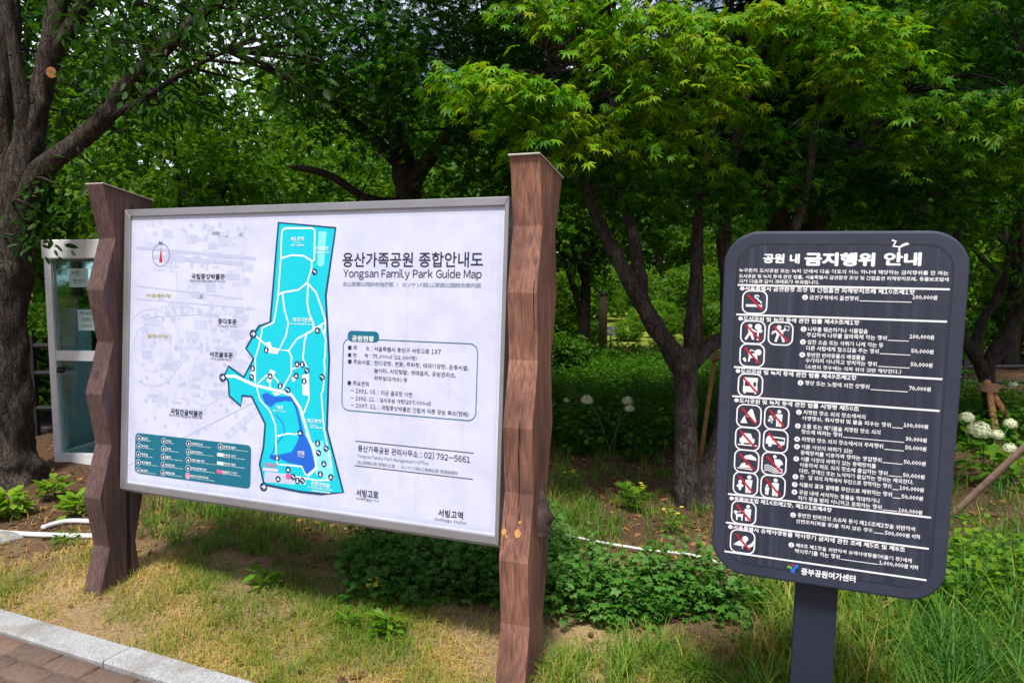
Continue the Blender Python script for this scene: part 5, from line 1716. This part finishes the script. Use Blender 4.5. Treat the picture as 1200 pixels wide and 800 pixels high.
# ------------------------------------------------------------------ countable weeds
def weed(px, py, hgt, spread, n, size, label, tm=None, mat='leaf_weed', tint=.6, name='weed', flowers=0):
    b = gnd2(px, py)
    t = thing(name, b, label, 'weed')
    a = rng.uniform(0, 6.28, n); tt = rng.uniform(.2, 1, n)
    P = b + np.stack([np.cos(a) * spread * rng.uniform(0, .7, n), np.sin(a) * spread * rng.uniform(0, .7, n), hgt * tt], 1)
    tip = np.stack([np.cos(a), np.sin(a), rng.normal(.35, .35, n)], 1)
    V, F, T_ = foliage(P, tip, np.array([0, 0, 1.]) + rng.normal(0, .3, (n, 3)), size * rng.uniform(.6, 1.1, n), np.clip(rng.normal(tint, .15, n), 0, 1), tm or tmpl_oval(.2), b)
    link_mesh('foliage', fast_mesh('foliage', V, F, T_, [M[mat]]), t)
    m = MB()
    for k in range(5):
        m.tube([b + np.array([0, 0, -.02]), P[k] * .5 + b * .5 + np.array([0, 0, .1 * hgt]), P[k]], [.004, .003, .0015], 5)
    m.build('stem', plain('green_stem', (.06, .12, .02), .7), t)
    if flowers:
        for k in range(flowers):
            fl = MB()
            c = b + np.array([rng.normal(0, spread * .4), rng.normal(0, spread * .4), hgt * rng.uniform(.9, 1.25)])
            for j in range(6):
                an = j * 1.047
                d = np.array([math.cos(an), math.sin(an), .25]); s_ = np.array([-math.sin(an), math.cos(an), 0])
                fl.add([c, c + d * .009 + s_ * .005, c + d * .016, c + d * .009 - s_ * .005], [(0, 1, 2, 3)])
            fl.build('flower', M['yellow'], t)
    return t


weed(310, 690, .09, .07, 42, .075, 'small bright weed tuft on the lawn under the left half of the map board', tint=.5)
weed(453, 745, .10, .07, 46, .08, 'bright green weed tuft on the dry lawn nearest to the reddish post', tint=.55)
weed(407, 735, .06, .05, 26, .06, 'small green weed on the dry lawn left of the tuft by the reddish post', tint=.45)
weed(440, 708, .10, .06, 22, .045, 'yellow flowered weed on the lawn in front of the mugwort patch', flowers=9, tint=.5)
weed(10, 606, .17, .16, 110, .10, 'leafy light green weed at the foot of the cherry trunk', tm=tmpl_oval(.28), tint=.75)
weed(62, 585, .15, .12, 70, .085, 'light green weed between cherry trunk and glass booth', tm=tmpl_oval(.28), tint=.7)
weed(92, 605, .14, .12, 80, .085, 'light green weed right beside the dark carved post', tm=tmpl_oval(.28), tint=.7)
weed(78, 642, .09, .09, 60, .05, 'small weed below the white conduit at the dark carved post', tint=.5)
weed(740, 598, .18, .14, 90, .06, 'yellow green seedling before the white rope, with pale flower specks', tm=T_MAPLE5, flowers=3, tint=.5)
weed(672, 575, .15, .10, 50, .05, 'pale flowered weed just right of the reddish post', flowers=4, tint=.5)
weed(785, 625, .14, .12, 60, .05, 'yellow specked weed between the rope and the maple trunk', flowers=3, tint=.5)
weed(820, 800, .08, .10, 60, .07, 'grassy weed at the bottom of the sandy patch', tm=tmpl_oval(.08), tint=.35)


# ------------------------------------------------------------------ hydrangeas
def hydrangea(pxs, base_px, Y, label, nleaf=90, ls=.13):
    b = at(*base_px, Y); b[2] = 0
    t = thing('hydrangea', b, label, 'flower bush', 'hydrangeas in bloom')
    heads = [at(px, py, Y + dy) for px, py, _, dy in pxs]
    hz = max(h[2] for h in heads)
    n = nleaf
    a = rng.uniform(0, 6.28, n); q = rng.uniform(0, .32, n)
    c = np.array(heads)[rng.integers(0, len(heads), n)]
    P = c * np.array([1, 1, 0]) + np.stack([np.cos(a) * q, np.sin(a) * q, c[:, 2] * rng.uniform(.2, 1.02, n)], 1)
    prt = foliage(P, np.stack([np.cos(a), np.sin(a), rng.normal(-.2, .3, n)], 1), np.array([0, 0, 1.]) + rng.normal(0, .35, (n, 3)), ls * rng.uniform(.6, 1.1, n), np.clip(rng.normal(.4, .15, n), 0, 1), tmpl_oval(.36), b)
    link_mesh('foliage', fast_mesh('foliage', *prt, [M['leaf_weed']]), t)
    m = MB()
    for h in heads:
        m.tube([b + np.array([rng.normal(0, .04), rng.normal(0, .04), -.03]), (h + b) / 2 + np.array([0, 0, .1]), h], [.006, .005, .004], 6)
    m.build('stem', plain('green_stem', (.06, .12, .02), .7), t)
    for h, (_, _, r, _) in zip(heads, pxs):
        g = 300
        d = unit(rng.normal(0, 1, (g, 3))); d[:, 2] = np.abs(d[:, 2]) * 1.25 - .45
        d = unit(d)
        Pf = h + d * r * np.array([1, 1, .9]) * rng.uniform(.72, 1.08, (g, 1))
        tipv = unit(np.cross(d, rng.normal(0, 1, (g, 3))))
        tv = np.array([(0, 0, 0)] + [(.5 * math.cos(k * 1.5708 + o_), .5 * math.sin(k * 1.5708 + o_), .05) for k in range(4) for o_ in (-.5, .5)])
        tf = np.array([(0, 1 + 2 * k, 2 + 2 * k, 2 + 2 * k) for k in range(4)])[:, :3]
        prt = foliage(Pf, tipv, d, np.full(g, r * .30), np.zeros(g), (tv, tf), b)
        link_mesh('flower_head', fast_mesh('flower_head', *prt, [M['petal']]), t)
    return t


hydrangea([(1147, 505, .085, 0), (1133, 490, .055, .2), (1168, 510, .05, .1), (1184, 497, .05, .2), (1183, 526, .05, -.1)], (1155, 600), 5.6, 'white hydrangea bush right of the dark sign, with the largest flower head')
hydrangea([(688, 469, .055, 0), (735, 470, .05, .1), (738, 479, .045, 0)], (715, 550), 6.6, 'hydrangea with three cream heads left of the maple trunk', 80, .085)
hydrangea([(664, 469, .03, .2), (692, 506, .03, 0)], (672, 545), 7.0, 'sparse hydrangea with tiny pale heads near the reddish post', 50, .08)
hydrangea([(1187, 452, .05, 0)], (1187, 520), 8.2, 'single headed hydrangea farthest right behind the staked tree', 40)


# ------------------------------------------------------------------ stakes, poles, rope, conduit, fence, small things
def pole(name, a, b, r, mat, label, cat, extra=None):
    base_ = np.array([a[0], a[1], 0])
    t = thing(name, base_, label, cat)
    m = MB(); P, rr_ = smooth_line(np.array([a, (a + b) / 2 + rng.normal(0, .006, 3), b]), np.array([r * 1.08, r, r * .92]), 3)
    m.tube(P, rr_, 9, 0, .03)
    m.build('shaft', mat, t, smooth=True)
    return t


sY = 7.0
tp = at(1158, 452, sY)
st = thing('tree_support', (tp[0], sY, 0), 'tripod of tan wooden stakes tied round the right hand tree', 'tree stake')
for gx_, yy in ((1214, sY - .15), (1182, sY - .55), (1176, sY - .1), (1200, sY + .3)):
    f_ = at(gx_, 400, yy); f_[2] = -.05
    d = (tp - f_); e = f_ + d * 1.07
    m = MB(); m.tube(np.array([f_, (f_ + e) / 2, e]), [.031, .030, .027], 9, 0, .03); m.build('stake', M['stake'], st, smooth=True)
m = MB(); m.tube([tp + np.array([0, 0, -.05]), tp + np.array([0, 0, .02])], [.088, .088], 14); m.build('tie', M['tie'], st)
tp = at(838, 415, Yb + .9)
st = thing('tree_support', (tp[0], tp[1], 0), 'tan wooden stake leaning by the maple trunk left of the dark sign', 'tree stake')
f_ = at(818, 500, Yb + .7); f_[2] = -.05
m = MB(); m.tube(np.array([f_, (f_ + tp) / 2, tp + (tp - f_) * .04]), [.019, .018, .017], 9, 0, .03); m.build('stake', M['stake'], st, smooth=True)
m = MB(); m.tube([at(834, 420, Yb + .88), at(850, 418, Yb + .8)], [.028, .028], 8); m.build('tie', M['tie'], st)
a = gnd(1108, 606); e = at(1215, 510, a[1] - .35)
pole('leaning_pole', a - np.array([0, 0, .03]), e, .022, M['stake_grey'], 'weathered grey brown pole leaning out from behind the dark sign to the right edge', 'pole')

P = [gnd(px, py, .05) for px, py in ((606, 617), (640, 625), (700, 632), (760, 642), (810, 654), (860, 664), (920, 676), (980, 690))]
P = [p + np.array([0, 0, .02 * math.sin(i * 1.9)]) for i, p in enumerate(P)]
q_, r_ = smooth_line(np.array(P), np.full(len(P), .0085), 8)
m = MB(); m.tube(q_, r_, 7, 0, .12)
tag(m.build('rope', M['rope'], None, base=q_[0], smooth=True), 'thin white rope strung low behind the reddish post towards the dark sign', 'rope')
for pts, lb in ((((-40, 620), (20, 625), (70, 627), (112, 628), (150, 630)), 'long white conduit lying across the soil to the dark carved post'), (((50, 618), (66, 613), (84, 610), (112, 611), (150, 613)), 'short bent white conduit above the long one by the dark post')):
    P = [gnd2(a_, b_, .02) for a_, b_ in pts]
    q_, r_ = smooth_line(np.array(P), np.full(len(P), .016), 6)
    m = MB(); m.tube(q_, r_, 10)
    tag(m.build('conduit', M['pvc'], None, base=q_[0], smooth=True), lb, 'conduit', 'white conduits')

# stone at the left edge
b = gnd2(-6, 633)
g = np.random.default_rng(4)
m = MB()
rows = []
for i, ph in enumerate(np.linspace(-.5, 1.57, 6)):
    for k in range(12):
        t_ = k / 12 * 6.283
        rr_ = (1 + .18 * math.sin(2 * t_ + 1) + g.normal(0, .06))
        rows.append(b + np.array([(.15 * rr_ * math.cos(ph) * math.cos(t_)), .10 * rr_ * math.cos(ph) * math.sin(t_), .055 * math.sin(ph)]))
F_ = [(i * 12 + k, i * 12 + (k + 1) % 12, i * 12 + 12 + (k + 1) % 12, i * 12 + 12 + k) for i in range(5) for k in range(12)]
o = obj('stone', rows, F_, M['stone'], None, base=b)
tag(o, 'flat grey stone at the left edge beside the white conduit', 'stone')


def rail_fence(x0, x1, Y0, Y1, hs, label, n):
    a, b_ = np.array([x0, Y0, 0.]), np.array([x1, Y1, 0.])
    t = thing('rail_fence', (a + b_) / 2, label, 'fence')
    for h in hs:
        m = MB(); m.tube([a + np.array([0, 0, h]), b_ + np.array([0, 0, h])], .028, 8); m.build('rail', M['steel_dark'], t)
    for k in range(n):
        p = a + (b_ - a) * k / (n - 1)
        m = MB(); m.box(p + np.array([-.03, -.03, -.1]), (.06, 0, 0), (0, .06, 0), (0, 0, hs[-1] + .2)); m.build('fence_post', M['steel_dark'], t)


zl = [at(48, y, 7.4)[2] for y in (478, 437, 405)]
rail_fence(-7.5, -3.55, 7.4, 7.4, zl, 'black horizontal rail fence behind the cherry trunk and glass booth', 4)
zl = [at(1180, y, 10.5)[2] for y in (446, 428)]
rail_fence(6.4, 10.5, 10.3, 10.6, zl, 'black rail fence behind the staked tree at the right edge', 3)

# little plant name plate and a post in the clearing
c = at(716, 388, 15.5)
t = thing('plant_sign', (c[0], 15.5, 0), 'small pale two plate sign standing in the far clearing', 'sign')
for dz in (-.055, .055):
    m = MB(); m.box(c + np.array([-.085, 0, dz - .042]), (.17, 0, 0), (0, .02, 0), (0, 0, .084)); m.build('plate', plain('pale_blue_plate', (.62, .68, .78), .4), t)
m = MB(); m.tube([np.array([c[0], 15.535, -.1]), np.array([c[0], 15.535, c[2] + .1])], .014, 8); m.build('leg', M['metal'], t)
c = at(707, 345, 15.2); 
t = thing('wooden_post', (c[0], 15.2, 0), 'slim grey wooden bollard post beside the small pale sign in the clearing', 'post')
m = MB(); m.tube([np.array([c[0], 15.2, -.1]), np.array([c[0], 15.2, c[2] * .6]), np.array([c[0], 15.2, c[2]])], [.09, .085, .08], 10); m.build('shaft', M['stake_grey'], t, smooth=True)
m = MB(); m.tube([np.array([c[0], 15.2, c[2] + .002]), np.array([c[0], 15.2, c[2] + .05])], [.1, .06], 10); m.build('cap', M['steel_dark'], t)

bpy.data.objects.remove(_to)
